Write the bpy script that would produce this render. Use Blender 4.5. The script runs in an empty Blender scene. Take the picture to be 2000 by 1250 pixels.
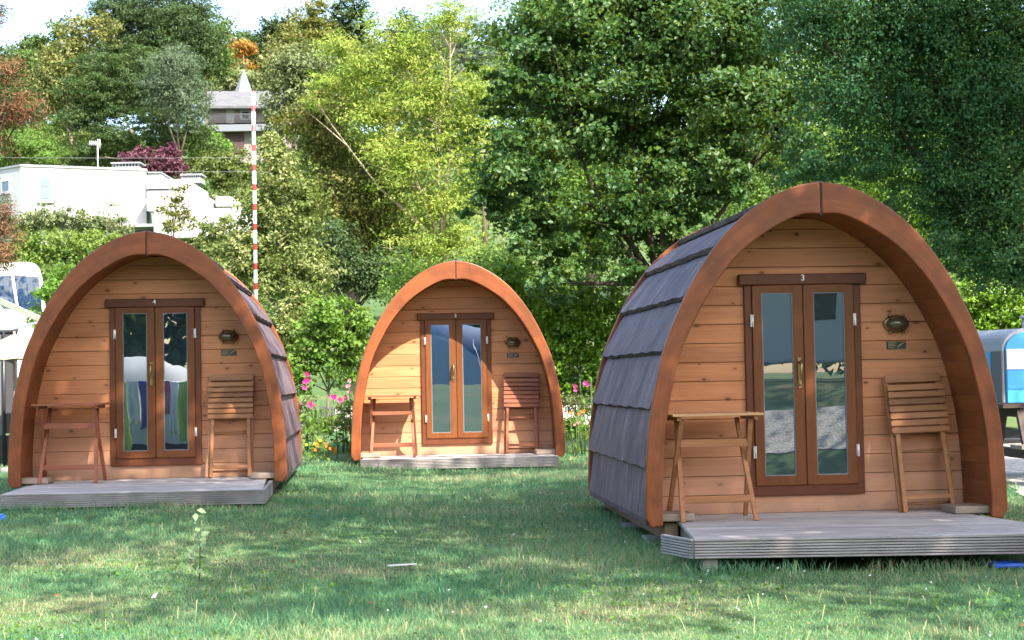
import bpy, bmesh, math, random
import numpy as np
from mathutils import Vector, Matrix
R = math.radians
random.seed(7); RNG = np.random.default_rng(11)
sc = bpy.context.scene
COL = sc.collection

# ------------------------------------------------------------------ camera
F_PX, PITCH, ROLL, CAM_H = 3074.5, 0.0367, 0.0184, 1.32
_c, _s = math.cos(PITCH), math.sin(PITCH)
_R0, _U0, _F = Vector((1, 0, 0)), Vector((0, -_s, _c)), Vector((0, _c, _s))
_RX = _R0 * math.cos(ROLL) - _U0 * math.sin(ROLL)
_UX = _R0 * math.sin(ROLL) + _U0 * math.cos(ROLL)
cd = bpy.data.cameras.new('camera'); cam = bpy.data.objects.new('camera', cd); COL.objects.link(cam)
cd.sensor_width = 36; cd.lens = 36 * F_PX / 2000; cd.clip_start = 0.05; cd.clip_end = 3000
cam.matrix_world = Matrix(((_RX.x, _UX.x, -_F.x, 0), (_RX.y, _UX.y, -_F.y, 0), (_RX.z, _UX.z, -_F.z, CAM_H), (0, 0, 0, 1)))
cd.dof.use_dof = True; cd.dof.focus_distance = 12.5; cd.dof.aperture_fstop = 9
sc.camera = cam

# ------------------------------------------------------------------ light
SUN_EL, SUN_AZ = 46.0, 145.0          # azimuth clockwise from +Y (behind the camera, to the right)
w = bpy.data.worlds.new("World"); sc.world = w; w.use_nodes = True
nt = w.node_tree; bg = nt.nodes['Background']
sky = nt.nodes.new('ShaderNodeTexSky'); sky.sky_type = 'NISHITA'; sky.sun_disc = False
sky.sun_elevation = R(SUN_EL); sky.sun_rotation = R(SUN_AZ); sky.air_density = 1.0; sky.dust_density = 2.5; sky.ozone_density = 1.0
nt.links.new(sky.outputs[0], bg.inputs[0]); bg.inputs[1].default_value = 0.115
sd = bpy.data.lights.new('sun', 'SUN'); sun = bpy.data.objects.new('sun', sd); COL.objects.link(sun)
sd.energy = 3.1; sd.angle = R(0.5); sd.color = (1.0, 0.93, 0.82)
sdir = Vector((math.sin(R(SUN_AZ)) * math.cos(R(SUN_EL)), math.cos(R(SUN_AZ)) * math.cos(R(SUN_EL)), math.sin(R(SUN_EL))))
sun.rotation_euler = sdir.to_track_quat('Z', 'Y').to_euler(); sun.location = sdir * 60
sc.view_settings.view_transform = 'Standard'; sc.view_settings.look = 'None'
sc.view_settings.exposure = 2.36; sc.view_settings.gamma = 1; sc.view_settings.use_curve_mapping = False
cy = sc.cycles
cy.max_bounces = 7; cy.diffuse_bounces = 3; cy.glossy_bounces = 3; cy.transmission_bounces = 4; cy.transparent_max_bounces = 4
cy.caustics_reflective = False; cy.caustics_refractive = False; cy.sample_clamp_indirect = 6
cy.use_denoising = True

def at(px, py, D):
    """world point on the plane Y = D seen at photo pixel (px, py)"""
    d = _F + _RX * ((px - 1000) / F_PX) + _UX * ((625 - py) / F_PX)
    k = D / d.y
    return Vector((d.x * k, D, CAM_H + d.z * k))

def smooth(t): t = np.clip(t, 0, 1); return t * t * (3 - 2 * t)
_gy = [-60, 0, 7, 10, 13.5, 18.8, 23, 27, 45, 60, 77, 130, 180, 260, 420, 900]
_gz = [0, 0, .0, .07, .16, .22, .30, .55, 3.0, 5.6, 8.6, 19.5, 29, 40, 44, 44]
def ground(x, y):
    x = np.asarray(x, float); y = np.asarray(y, float)
    z = np.interp(y, _gy, _gz)
    z = z + 0.09 * smooth((-x - .5) / 2.5) * smooth((y - 10) / 3.5) * smooth((26 - y) / 4)
    s = (3.5 - y + .8 * np.maximum(0, x - 2)) / 7
    z = z + 1.15 * smooth(s) * smooth((9.5 - y) / 3)
    z = z + .012 * np.sin(x * 1.7 + y * .6) * np.cos(y * 1.3) * (y > 4)
    return z
def gz(x, y): return float(ground(x, y))

# ------------------------------------------------------------------ object helpers
def tag(o, label=None, cat=None, group=None, kind=None):
    if label: o['label'] = label
    if cat: o['category'] = cat
    if group: o['group'] = group
    if kind: o['kind'] = kind
    return o
def empty(name, loc, rz=0, label=None, cat=None, group=None):
    o = bpy.data.objects.new(name, None); COL.objects.link(o); o.location = loc; o.rotation_euler = (0, 0, rz)
    o.empty_display_size = .2
    return tag(o, label, cat, group)
def link_mesh(name, me, mat, parent=None):
    o = bpy.data.objects.new(name, me); COL.objects.link(o)
    for m in (mat if isinstance(mat, (list, tuple)) else [mat]): me.materials.append(m)
    if parent: o.parent = parent
    return o
def kids(o): return [c for c in bpy.data.objects if c.parent == o]
def copy_tree(o, parent=None, label=None):
    c = o.copy(); COL.objects.link(c); c.parent = parent
    if label: c['label'] = label
    for ch in kids(o): copy_tree(ch, c)
    return c

class MB:
    def __init__(s): s.v = []; s.f = []; s.sm = []
    def add(s, vs, fs, smooth=False):
        n = len(s.v); s.v += [tuple(p) for p in vs]; s.f += [tuple(i + n for i in f) for f in fs]; s.sm += [smooth] * len(fs); return s
    def box(s, x0, x1, y0, y1, z0, z1, M=None):
        vs = [Vector(p) for p in ((x0,y0,z0),(x1,y0,z0),(x1,y1,z0),(x0,y1,z0),(x0,y0,z1),(x1,y0,z1),(x1,y1,z1),(x0,y1,z1))]
        if M is not None: vs = [M @ p for p in vs]
        return s.add(vs, [(0,3,2,1),(4,5,6,7),(0,1,5,4),(1,2,6,5),(2,3,7,6),(3,0,4,7)])
    def bar(s, a, b, wx, wy, up=(0, 0, 1)):
        """rectangular bar from a to b"""
        a, b = Vector(a), Vector(b); d = (b - a).normalized(); u = Vector(up)
        if abs(d.dot(u)) > .95: u = Vector((0, 1, 0))
        r = d.cross(u).normalized(); t = r.cross(d)
        vs = [p + r * (wx / 2 * i) + t * (wy / 2 * j) for p in (a, b) for i, j in ((-1,-1),(1,-1),(1,1),(-1,1))]
        return s.add(vs, [(0,3,2,1),(4,5,6,7),(0,1,5,4),(1,2,6,5),(2,3,7,6),(3,0,4,7)])
    def tube(s, pts, r, n=8, cap=True):
        pts = [Vector(p) for p in pts]; rs = r if isinstance(r, (list, tuple)) else [r] * len(pts)
        vs = []; fs = []
        for i, p in enumerate(pts):
            d = (pts[min(i + 1, len(pts) - 1)] - pts[max(i - 1, 0)]).normalized()
            u = Vector((0, 0, 1)) if abs(d.z) < .9 else Vector((1, 0, 0))
            a = d.cross(u).normalized(); b = d.cross(a)
            vs += [p + (a * math.cos(2*math.pi*k/n) + b * math.sin(2*math.pi*k/n)) * rs[i] for k in range(n)]
        for i in range(len(pts) - 1):
            for k in range(n):
                fs.append((i*n+k, i*n+(k+1)%n, (i+1)*n+(k+1)%n, (i+1)*n+k))
        s.add(vs, fs, True)
        if cap: s.add(vs[:n], [tuple(range(n))]); s.add(vs[-n:], [tuple(range(n))[::-1]])
        return s
    def prism(s, poly, y0, y1, M=None):
        """poly in (x, z) extruded along y"""
        n = len(poly); vs = [Vector((p[0], y0, p[1])) for p in poly] + [Vector((p[0], y1, p[1])) for p in poly]
        if M is not None: vs = [M @ p for p in vs]
        return s.add(vs, [tuple(range(n)), tuple(range(2*n-1, n-1, -1))] + [(i, i+n, (i+1)%n+n, (i+1)%n) for i in range(n)])
    def ball(s, c, r, nu=10, nv=6):
        c = Vector(c); rx, ry, rz = r if isinstance(r, (tuple, list)) else (r, r, r); vs = []; fs = []
        for j in range(nv + 1):
            t = math.pi * j / nv
            for i in range(nu):
                a = 2 * math.pi * i / nu
                vs.append(c + Vector((rx*math.sin(t)*math.cos(a), ry*math.sin(t)*math.sin(a), rz*math.cos(t))))
        for j in range(nv):
            for i in range(nu):
                fs.append((j*nu+i, (j+1)*nu+i, (j+1)*nu+(i+1)%nu, j*nu+(i+1)%nu))
        return s.add(vs, fs, True)
    def build(s, name, mat, parent=None, bevel=0, seg=1):
        me = bpy.data.meshes.new(name); me.from_pydata(s.v, [], s.f)
        bm = bmesh.new(); bm.from_mesh(me)
        if any(s.sm) or bevel:
            bm.faces.ensure_lookup_table()
            for f, q in zip(bm.faces, s.sm): f.smooth = q
        bmesh.ops.remove_doubles(bm, verts=bm.verts, dist=1e-6)
        bmesh.ops.recalc_face_normals(bm, faces=bm.faces)
        if bevel:
            es = [e for e in bm.edges if len(e.link_faces) == 2 and e.calc_face_angle(0) > R(30)]
            bmesh.ops.bevel(bm, geom=es, offset=bevel, segments=seg, affect='EDGES', profile=.5, clamp_overlap=True)
        bm.to_mesh(me); bm.free()
        return link_mesh(name, me, mat, parent)

def np_mesh(name, V, Fa, mat, parent=None, smooth=False):
    """V (n,3) float, Fa (m,k) int"""
    me = bpy.data.meshes.new(name); n, k = Fa.shape
    me.vertices.add(len(V)); me.vertices.foreach_set('co', np.ascontiguousarray(V, np.float32).ravel())
    me.loops.add(n * k); me.loops.foreach_set('vertex_index', np.ascontiguousarray(Fa, np.int32).ravel())
    me.polygons.add(n); me.polygons.foreach_set('loop_start', np.arange(0, n * k, k, dtype=np.int32))
    me.polygons.foreach_set('loop_total', np.full(n, k, np.int32))
    if smooth: me.polygons.foreach_set('use_smooth', np.ones(n, bool))
    me.update(calc_edges=True); me.validate()
    return link_mesh(name, me, mat, parent)

# ------------------------------------------------------------------ materials
def new_mat(name):
    m = bpy.data.materials.new(name); m.use_nodes = True
    return m, m.node_tree, m.node_tree.nodes['Principled BSDF']
def N(nt, t, **kw):
    n = nt.nodes.new(t)
    for k, v in kw.items(): setattr(n, k, v)
    return n
def ramp(nt, stops):
    r = N(nt, 'ShaderNodeValToRGB'); e = r.color_ramp.elements
    while len(e) < len(stops): e.new(.5)
    for el, (p, c) in zip(e, stops): el.position = p; el.color = (*c, 1)
    return r
def mixc(nt, a, b, fac, mode='MIX'):
    m = N(nt, 'ShaderNodeMix', data_type='RGBA', blend_type=mode)
    for sock, v in ((m.inputs[0], fac), (m.inputs[6], a), (m.inputs[7], b)):
        if isinstance(v, (int, float)): sock.default_value = v
        elif isinstance(v, tuple): sock.default_value = (*v, 1)
        else: nt.links.new(v, sock)
    return m.outputs[2]
def mth(nt, op, a, b=0.0, c=None):
    m = N(nt, 'ShaderNodeMath', operation=op)
    for i, v in enumerate((a, b) if c is None else (a, b, c)):
        if isinstance(v, (int, float)): m.inputs[i].default_value = v
        else: nt.links.new(v, m.inputs[i])
    return m.outputs[0]
def coords(nt, scale, kind='Object', off=None):
    tc = N(nt, 'ShaderNodeTexCoord'); mp = N(nt, 'ShaderNodeMapping'); mp.inputs['Scale'].default_value = scale
    nt.links.new(tc.outputs[kind], mp.inputs[0])
    if off is not None: nt.links.new(off, mp.inputs['Location'])
    return mp.outputs[0]
def noise(nt, vec, scale=1, detail=4, rough=.55, dist=0):
    n = N(nt, 'ShaderNodeTexNoise'); n.inputs['Scale'].default_value = scale; n.inputs['Detail'].default_value = detail
    n.inputs['Roughness'].default_value = rough; n.inputs['Distortion'].default_value = dist; nt.links.new(vec, n.inputs['Vector'])
    return n.outputs[0]
def bump(nt, bsdf, h, strength=.3, dist=.01):
    b = N(nt, 'ShaderNodeBump'); b.inputs['Strength'].default_value = strength; b.inputs['Distance'].default_value = dist
    nt.links.new(h, b.inputs['Height']); nt.links.new(b.outputs[0], bsdf.inputs['Normal'])

def plain(name, col, rough=.5, metal=0, var=.12, scale=6, spec=.5):
    m, nt, b = new_mat(name)
    n = noise(nt, coords(nt, (scale,) * 3), 1, 5)
    c = mixc(nt, tuple(x * (1 - var) for x in col), tuple(min(1, x * (1 + var)) for x in col), n)
    nt.links.new(c, b.inputs['Base Color']); b.inputs['Roughness'].default_value = rough; b.inputs['Metallic'].default_value = metal
    b.inputs['Specular IOR Level'].default_value = spec
    return m
def wood(name, light, dark, grain=(1.2, 20, 20), rough=.5, knots=False, plank=None, var=.25, island=False, bumpk=.25, blotch=None, blotch_scale=2.2, polar=False, spec=.22):
    """grain is stretched along the axis with the smallest scale; plank = pitch of horizontal boards along local z"""
    m, nt, b = new_mat(name)
    tc = N(nt, 'ShaderNodeTexCoord'); off = None
    oi = N(nt, 'ShaderNodeObjectInfo')
    sep = N(nt, 'ShaderNodeSeparateXYZ'); nt.links.new(tc.outputs['Object'], sep.inputs[0])
    if plank:
        pid = mth(nt, 'FLOOR', mth(nt, 'DIVIDE', sep.outputs[2], plank))
        pid = mth(nt, 'ADD', pid, mth(nt, 'MULTIPLY', oi.outputs['Random'], 37.0))
        wn = N(nt, 'ShaderNodeTexWhiteNoise', noise_dimensions='1D'); nt.links.new(pid, wn.inputs['W']); rnd = wn.outputs['Value']
    elif island:
        g = N(nt, 'ShaderNodeNewGeometry'); rnd = g.outputs['Random Per Island']
    else: rnd = oi.outputs['Random']
    comb = N(nt, 'ShaderNodeCombineXYZ')
    for i, k in enumerate((13.7, 5.1, 7.3)): nt.links.new(mth(nt, 'MULTIPLY', rnd, k), comb.inputs[i])
    va = N(nt, 'ShaderNodeVectorMath', operation='ADD'); nt.links.new(tc.outputs['Object'], va.inputs[0]); nt.links.new(comb.outputs[0], va.inputs[1])
    vec = va.outputs[0]
    if polar:      # sawn from curved boards: the grain roughly follows the arch
        zc = mth(nt, 'SUBTRACT', sep.outputs[2], .25); pc = N(nt, 'ShaderNodeCombineXYZ')
        nt.links.new(mth(nt, 'ADD', mth(nt, 'MULTIPLY', mth(nt, 'ARCTAN2', zc, sep.outputs[0]), 1.5), mth(nt, 'MULTIPLY', rnd, 13.7)), pc.inputs[0])
        nt.links.new(mth(nt, 'SQRT', mth(nt, 'ADD', mth(nt, 'MULTIPLY', zc, zc), mth(nt, 'MULTIPLY', mth(nt, 'MULTIPLY', sep.outputs[0], sep.outputs[0]), 2.2))), pc.inputs[1]); nt.links.new(sep.outputs[1], pc.inputs[2]); vec = pc.outputs[0]
    mp = N(nt, 'ShaderNodeMapping'); mp.inputs['Scale'].default_value = grain; nt.links.new(vec, mp.inputs[0])
    g1 = noise(nt, mp.outputs[0], 1.0, 6, .6, 1.2)
    mp2 = N(nt, 'ShaderNodeMapping'); mp2.inputs['Scale'].default_value = tuple(x * 4 for x in grain); nt.links.new(vec, mp2.inputs[0])
    g2 = noise(nt, mp2.outputs[0], 1.0, 3, .6)
    r = ramp(nt, [(.25, dark), (.75, light)]); nt.links.new(mth(nt, 'ADD', mth(nt, 'MULTIPLY', g1, .7), mth(nt, 'MULTIPLY', g2, .3)), r.inputs[0])
    col = r.outputs[0]
    hsv = N(nt, 'ShaderNodeHueSaturation'); nt.links.new(col, hsv.inputs['Color'])
    nt.links.new(mth(nt, 'ADD', mth(nt, 'MULTIPLY', rnd, var), 1 - var / 2), hsv.inputs['Value']); col = hsv.outputs[0]
    if blotch:
        nb = noise(nt, va.outputs[0], blotch_scale, 4, .6)
        rb = ramp(nt, [(.42, (0, 0, 0)), (.72, (1, 1, 1))]); nt.links.new(nb, rb.inputs[0])
        col = mixc(nt, col, blotch, mth(nt, 'MULTIPLY', rb.outputs[0], .75))
    if knots:
        s2 = N(nt, 'ShaderNodeSeparateXYZ'); nt.links.new(va.outputs[0], s2.inputs[0]); mk = N(nt, 'ShaderNodeCombineXYZ'); nt.links.new(mth(nt, 'MULTIPLY', s2.outputs[0], 4.0), mk.inputs[0]); nt.links.new(mth(nt, 'MULTIPLY', s2.outputs[2], 7.4), mk.inputs[1])
        vo = N(nt, 'ShaderNodeTexVoronoi', voronoi_dimensions='2D'); vo.inputs['Scale'].default_value = 1; nt.links.new(mk.outputs[0], vo.inputs['Vector'])
        sp = N(nt, 'ShaderNodeSeparateColor'); nt.links.new(vo.outputs['Color'], sp.inputs[0])
        on = mth(nt, 'GREATER_THAN', sp.outputs[0], .55)
        size = mth(nt, 'ADD', mth(nt, 'MULTIPLY', sp.outputs[1], .09), .05)
        rel = mth(nt, 'DIVIDE', vo.outputs['Distance'], size)
        rk = ramp(nt, [(.35, (1, 1, 1)), (1.0, (0, 0, 0))]); nt.links.new(rel, rk.inputs[0])
        halo = ramp(nt, [(0, (1, 1, 1)), (1.0, (0, 0, 0))]); nt.links.new(mth(nt, 'MULTIPLY', rel, .35), halo.inputs[0])
        col = mixc(nt, col, dark, mth(nt, 'MULTIPLY', mth(nt, 'MULTIPLY', halo.outputs[0], on), .55))
        col = mixc(nt, col, tuple(x * .28 for x in dark), mth(nt, 'MULTIPLY', mth(nt, 'MULTIPLY', rk.outputs[0], on), .85))
    if plank:      # rain-bleached, dirtier lower boards
        wz = mth(nt, 'SUBTRACT', 1.15, mth(nt, 'ADD', sep.outputs[2], mth(nt, 'MULTIPLY', noise(nt, mp.outputs[0], .6, 3), .9)))
        cl = N(nt, 'ShaderNodeClamp'); nt.links.new(mth(nt, 'MULTIPLY', wz, 1.1), cl.inputs[0])
        col = mixc(nt, col, (.60, .385, .265), mth(nt, 'MULTIPLY', cl.outputs[0], .62))
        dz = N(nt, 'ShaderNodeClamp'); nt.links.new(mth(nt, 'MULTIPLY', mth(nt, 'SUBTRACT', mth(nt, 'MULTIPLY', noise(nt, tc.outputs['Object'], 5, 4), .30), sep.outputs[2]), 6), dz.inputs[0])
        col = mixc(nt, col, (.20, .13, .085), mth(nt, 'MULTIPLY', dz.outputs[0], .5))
    nt.links.new(col, b.inputs['Base Color']); b.inputs['Roughness'].default_value = rough; b.inputs['Specular IOR Level'].default_value = spec
    bump(nt, b, g2, bumpk, .004)
    return m

def leafmat(name, stops, trans=.4, rough=.5, spec=.22, tcol=None):
    """hue spread by leaf; thin leaves let light through"""
    k = {'linden_leaves': 1.15, 'hornbeam_leaves': 1.1, 'deep_green_conifer': 1.35, 'dark_pine_needles': 1.3}.get(name, 1.45 if max(map(max, stops)) < .4 else 1.0)
    stops = [tuple(min(.75, q * k) for q in c) for c in stops]
    m, nt, b = new_mat(name)
    g = N(nt, 'ShaderNodeNewGeometry')
    r = ramp(nt, [(i / max(1, len(stops) - 1), c) for i, c in enumerate(stops)])
    nz = noise(nt, coords(nt, (1.1, 1.1, 1.1)), 1, 3)
    f = mth(nt, 'ADD', mth(nt, 'MULTIPLY', g.outputs['Random Per Island'], .5), mth(nt, 'MULTIPLY', mth(nt, 'SUBTRACT', nz, .42), 1.5))
    nt.links.new(mth(nt, 'ADD', f, .12), r.inputs[0])
    nt.links.new(r.outputs[0], b.inputs['Base Color']); b.inputs['Roughness'].default_value = rough; b.inputs['Specular IOR Level'].default_value = spec
    t = N(nt, 'ShaderNodeBsdfTranslucent'); tc = mixc(nt, r.outputs[0], tcol or (1.0, .9, .3), .8, 'MULTIPLY')
    br = N(nt, 'ShaderNodeBrightContrast'); nt.links.new(tc, br.inputs[0]); nt.links.new(mixc(nt, r.outputs[0], tcol or (.30, .36, .02), .35), t.inputs[0])
    mx = N(nt, 'ShaderNodeMixShader'); mx.inputs[0].default_value = trans
    nt.links.new(b.outputs[0], mx.inputs[1]); nt.links.new(t.outputs[0], mx.inputs[2])
    nt.links.new(mx.outputs[0], nt.nodes['Material Output'].inputs[0])
    return m

M = {}
M['arch'] = wood('stained_arch_timber', (.295, .086, .027), (.160, .044, .015), (1.3, 17, 3.0), .42, var=.15, blotch=(.085, .030, .014), bumpk=.3, blotch_scale=3.2, polar=True, spec=.3)
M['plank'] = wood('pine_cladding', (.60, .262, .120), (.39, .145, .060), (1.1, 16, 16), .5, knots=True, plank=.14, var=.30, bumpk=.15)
M['soffit'] = wood('stained_soffit_boards', (.33, .105, .034), (.20, .060, .019), (9, 1.0, 9), .45, var=.22, island=True, bumpk=.2, blotch=(.13, .042, .018))
M['door'] = wood('dark_door_timber', (.20, .068, .022), (.12, .039, .013), (14, 14, 1.4), .4, var=.18, bumpk=.12)
M['casing'] = wood('dark_casing_timber', (.15, .050, .022), (.095, .031, .014), (3, 14, 3), .42, var=.1, bumpk=.12)
M['deck'] = wood('weathered_deck_boards', (.50, .455, .43), (.33, .295, .285), (1.4, 22, 10), .75, var=.28, island=True, bumpk=.5, blotch=(.26, .215, .20), blotch_scale=1.6)
M['fascia'] = wood('weathered_ribbed_board', (.44, .41, .39), (.23, .205, .20), (1.6, 10, 26), .75, var=.2, island=True, bumpk=.5, blotch=(.16, .14, .135))
M['post'] = wood('grey_timber', (.30, .255, .22), (.17, .14, .115), (8, 8, 1.6), .75, var=.2, bumpk=.4)
M['sill'] = wood('pale_sill_timber', (.40, .31, .24), (.25, .185, .14), (1.5, 12, 12), .7, var=.2, bumpk=.4)
M['beam'] = wood('base_beam_timber', (.27, .185, .12), (.15, .095, .06), (8, 1.2, 8), .7, var=.2, bumpk=.4)
M['teak'] = wood('oiled_teak', (.36, .165, .070), (.20, .080, .034), (1.6, 18, 18), .45, var=.5, island=True, bumpk=.2)
M['teak_red'] = wood('reddish_teak', (.30, .105, .055), (.17, .058, .034), (1.6, 18, 18), .45, var=.45, island=True, bumpk=.2)
M['teak_pale'] = wood('sun_bleached_teak', (.52, .30, .15), (.36, .19, .085), (1.6, 18, 18), .5, var=.4, island=True, bumpk=.2)
M['brass'] = plain('aged_brass', (.30, .215, .095), .32, .9, .3, 20)
M['brass_dark'] = plain('bronze_lamp_glass', (.13, .105, .06), .18, .55, .25, 12)
M['steel'] = plain('galvanised_hinge', (.75, .74, .70), .4, .7)
M['white_paint'] = plain('white_lettering', (.82, .82, .80), .5)
M['plate'] = plain('black_plaque', (.022, .022, .026), .35)
M['gap'] = plain('dark_joint', (.075, .030, .014), .8)
M['stone'] = plain('grey_support_stone', (.25, .235, .21), .85, 0, .3, 9)

def roofmat():
    m, nt, b = new_mat('weathered_roof_shingle')
    a = noise(nt, coords(nt, (3, 42, 2)), 1, 4, .7)          # streaks down the slope: fine along the pod
    c = noise(nt, coords(nt, (3, 3, 3)), 1, 5, .65)
    sp = noise(nt, coords(nt, (75, 75, 75)), 1, 2, .5)
    r = ramp(nt, [(.36, (.030, .019, .022)), (.5, (.090, .058, .070)), (.64, (.23, .17, .195))])
    nt.links.new(mth(nt, 'ADD', mth(nt, 'MULTIPLY', a, .72), mth(nt, 'MULTIPLY', c, .32)), r.inputs[0])
    rs = ramp(nt, [(.70, (0, 0, 0)), (.78, (1, 1, 1))]); nt.links.new(sp, rs.inputs[0])
    col = mixc(nt, r.outputs[0], (.30, .27, .28), mth(nt, 'MULTIPLY', rs.outputs[0], .5))
    nt.links.new(col, b.inputs['Base Color']); b.inputs['Roughness'].default_value = .62
    bump(nt, b, mth(nt, 'ADD', a, mth(nt, 'MULTIPLY', sp, .3)), .7, .012)
    return m
M['roof'] = roofmat()
M['moss'] = plain('mossy_shingle_lip', (.040, .038, .028), .9, 0, .5, 30)

def glassmat(name, wav=0.0, mirror=.30, tint=(.024, .045, .066)):
    m, nt, b = new_mat(name)
    b.inputs['Base Color'].default_value = (*tint, 1); b.inputs['Roughness'].default_value = .25; b.inputs['Specular IOR Level'].default_value = 0
    g = N(nt, 'ShaderNodeBsdfGlossy'); g.inputs['Roughness'].default_value = .004; g.inputs['Color'].default_value = (.92, .97, 1, 1)
    if wav:
        n = noise(nt, coords(nt, (3.5, 3.5, 2.4)), 1, 1.5, .4); bp = N(nt, 'ShaderNodeBump'); bp.inputs['Strength'].default_value = 1; bp.inputs['Distance'].default_value = wav
        nt.links.new(n, bp.inputs['Height']); nt.links.new(bp.outputs[0], g.inputs['Normal'])
    fr = N(nt, 'ShaderNodeLayerWeight'); fr.inputs[0].default_value = .2
    mx = N(nt, 'ShaderNodeMixShader'); nt.links.new(mth(nt, 'ADD', mth(nt, 'MULTIPLY', fr.outputs[0], .6), mirror), mx.inputs[0])
    nt.links.new(b.outputs[0], mx.inputs[1]); nt.links.new(g.outputs[0], mx.inputs[2]); nt.links.new(mx.outputs[0], nt.nodes['Material Output'].inputs[0])
    return m
M['glass'] = glassmat('door_glass', .0005, .23, (.018, .034, .050))
M['glass_wavy'] = glassmat('wavy_door_glass', .0012, .30, (.022, .032, .042))
M['car_glass'] = glassmat('vehicle_glass', 0, .25, (.012, .016, .02))

# ------------------------------------------------------------------ terrain
def lawnmat():
    m, nt, b = new_mat('lawn_soil')
    a = noise(nt, coords(nt, (.55, .9, 1)), 1, 5, .6); f = noise(nt, coords(nt, (14, 14, 14)), 1, 4, .65)
    r = ramp(nt, [(.3, (.040, .085, .032)), (.52, (.075, .125, .045)), (.62, (.14, .14, .065)), (.8, (.24, .205, .115))])
    nt.links.new(mth(nt, 'ADD', mth(nt, 'MULTIPLY', a, .65), mth(nt, 'MULTIPLY', f, .35)), r.inputs[0])
    nt.links.new(r.outputs[0], b.inputs['Base Color']); b.inputs['Roughness'].default_value = .95; b.inputs['Specular IOR Level'].default_value = .1
    bump(nt, b, f, .6, .03)
    return m
M['lawn'] = lawnmat()
xs = np.unique(np.concatenate([np.linspace(-600, -60, 28), np.linspace(-60, -14, 30), np.linspace(-14, 16, 121), np.linspace(16, 60, 30), np.linspace(60, 600, 28)]))
ys = np.unique(np.concatenate([np.linspace(-300, -20, 20), np.linspace(-20, 30, 201), np.linspace(30, 200, 86), np.linspace(200, 900, 36)]))
gx, gy = np.meshgrid(xs, ys); V = np.stack([gx, gy, ground(gx, gy)], -1).reshape(-1, 3)
nx_, ny_ = len(xs), len(ys); ii = (np.arange(ny_ - 1)[:, None] * nx_ + np.arange(nx_ - 1)).ravel()
tag(np_mesh('ground', V, np.stack([ii, ii + 1, ii + nx_ + 1, ii + nx_], -1), M['lawn'], smooth=True), kind='structure')

def gravelmat():
    m, nt, b = new_mat('pale_gravel')
    v = N(nt, 'ShaderNodeTexVoronoi'); v.inputs['Scale'].default_value = 45; nt.links.new(coords(nt, (1, 1, 1)), v.inputs['Vector'])
    sp = N(nt, 'ShaderNodeSeparateColor'); nt.links.new(v.outputs['Color'], sp.inputs[0])
    r = ramp(nt, [(0, (.26, .245, .22)), (1, (.52, .49, .44))]); nt.links.new(sp.outputs[0], r.inputs[0])
    nt.links.new(r.outputs[0], b.inputs['Base Color']); b.inputs['Roughness'].default_value = .9
    bump(nt, b, v.outputs['Distance'], .6, .02)
    return m
M['gravel'] = gravelmat()
def strip(name, pts, half, mat, dz=.006, kind='structure', seg=40):
    """a sheet lying on the terrain along a polyline"""
    P = [Vector((*p, 0)) for p in pts]; L = [0]
    for a, b in zip(P, P[1:]): L.append(L[-1] + (b - a).length)
    vs = []; W_ = 7
    for i in range(seg + 1):
        d = L[-1] * i / seg; k = max(j for j in range(len(P)) if L[j] <= d + 1e-9); k = min(k, len(P) - 2)
        t = (d - L[k]) / (L[k+1] - L[k]); p = P[k].lerp(P[k+1], t); dr = (P[k+1] - P[k]).normalized(); n = Vector((-dr.y, dr.x, 0))
        e = half * (1 + .05 * math.sin(i * 1.9) + .04 * math.sin(i * 4.3))
        for j in range(W_ + 1):
            q = p + n * (e * (2 * j / W_ - 1)); vs.append((q.x, q.y, gz(q.x, q.y) + dz))
    fs = [(i*(W_+1)+j, i*(W_+1)+j+1, (i+1)*(W_+1)+j+1, (i+1)*(W_+1)+j) for i in range(seg) for j in range(W_)]
    return tag(np_mesh(name, np.array(vs), np.array(fs), mat, smooth=True), kind=kind)
strip('gravel_drive', [(3.0, 1.6), (7, 3.6), (14, 7.5)], .85, M['gravel'], dz=.012)
strip('gravel_path', [(5.6, 13), (6.6, 18), (8, 24)], 1.25, M['gravel'], dz=.012)

# ------------------------------------------------------------------ arch profile of the pods
PW, PH, PL, WALL = 1.30, 2.395, 3.0, .58
_op = [(1.30, 0), (1.299, .2), (1.276, .606), (1.219, .96), (1.128, 1.295), (.945, 1.69), (.75, 1.975), (.56, 2.165), (.36, 2.298), (.18, 2.374), (.07, 2.394), (0, 2.400)]
def catmull(P, n):
    P = [Vector(p) for p in P]; P = [P[0] * 2 - P[1]] + P + [Vector((-P[-2].x, P[-2].y))]
    out = []
    for i in range(1, len(P) - 2):
        for k in range(n):
            t = k / n; a, b, c, d = P[i-1], P[i], P[i+1], P[i+2]
            out.append(.5 * ((2*b) + (c-a)*t + (2*a-5*b+4*c-d)*t*t + (3*b-a-3*c+d)*t**3))
    return out + [P[-2]]
def resample(P, n=46):
    L = [0]
    for a, b in zip(P, P[1:]): L.append(L[-1] + (b - a).length)
    return [Vector((np.interp(t, L, [p.x for p in P]), np.interp(t, L, [p.y for p in P]))) for t in np.linspace(0, L[-1], n)]
OUT = resample(catmull(_op, 6))
def offset(P, f):
    Q = []
    for i, p in enumerate(P):
        d = (P[min(i+1, len(P)-1)] - P[max(i-1, 0)]).normalized(); n = Vector((-d.y, d.x))   # inward (towards -x / down)
        if i == len(P) - 1: n = Vector((0, -1))
        if i == 0: n = Vector((-1, 0))
        q = p + n * f(p.y)
        if q.x > .03 or i == 0: Q.append(q)
    Q.append(Vector((0, P[-1].y - f(P[-1].y))))
    return resample(Q)
thick = lambda z: np.interp(z, [0, .9, 1.3, 1.7, 2.0, 2.2, 2.4], [.118, .118, .123, .142, .165, .19, .205])
INN = offset(OUT, thick)
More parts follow.
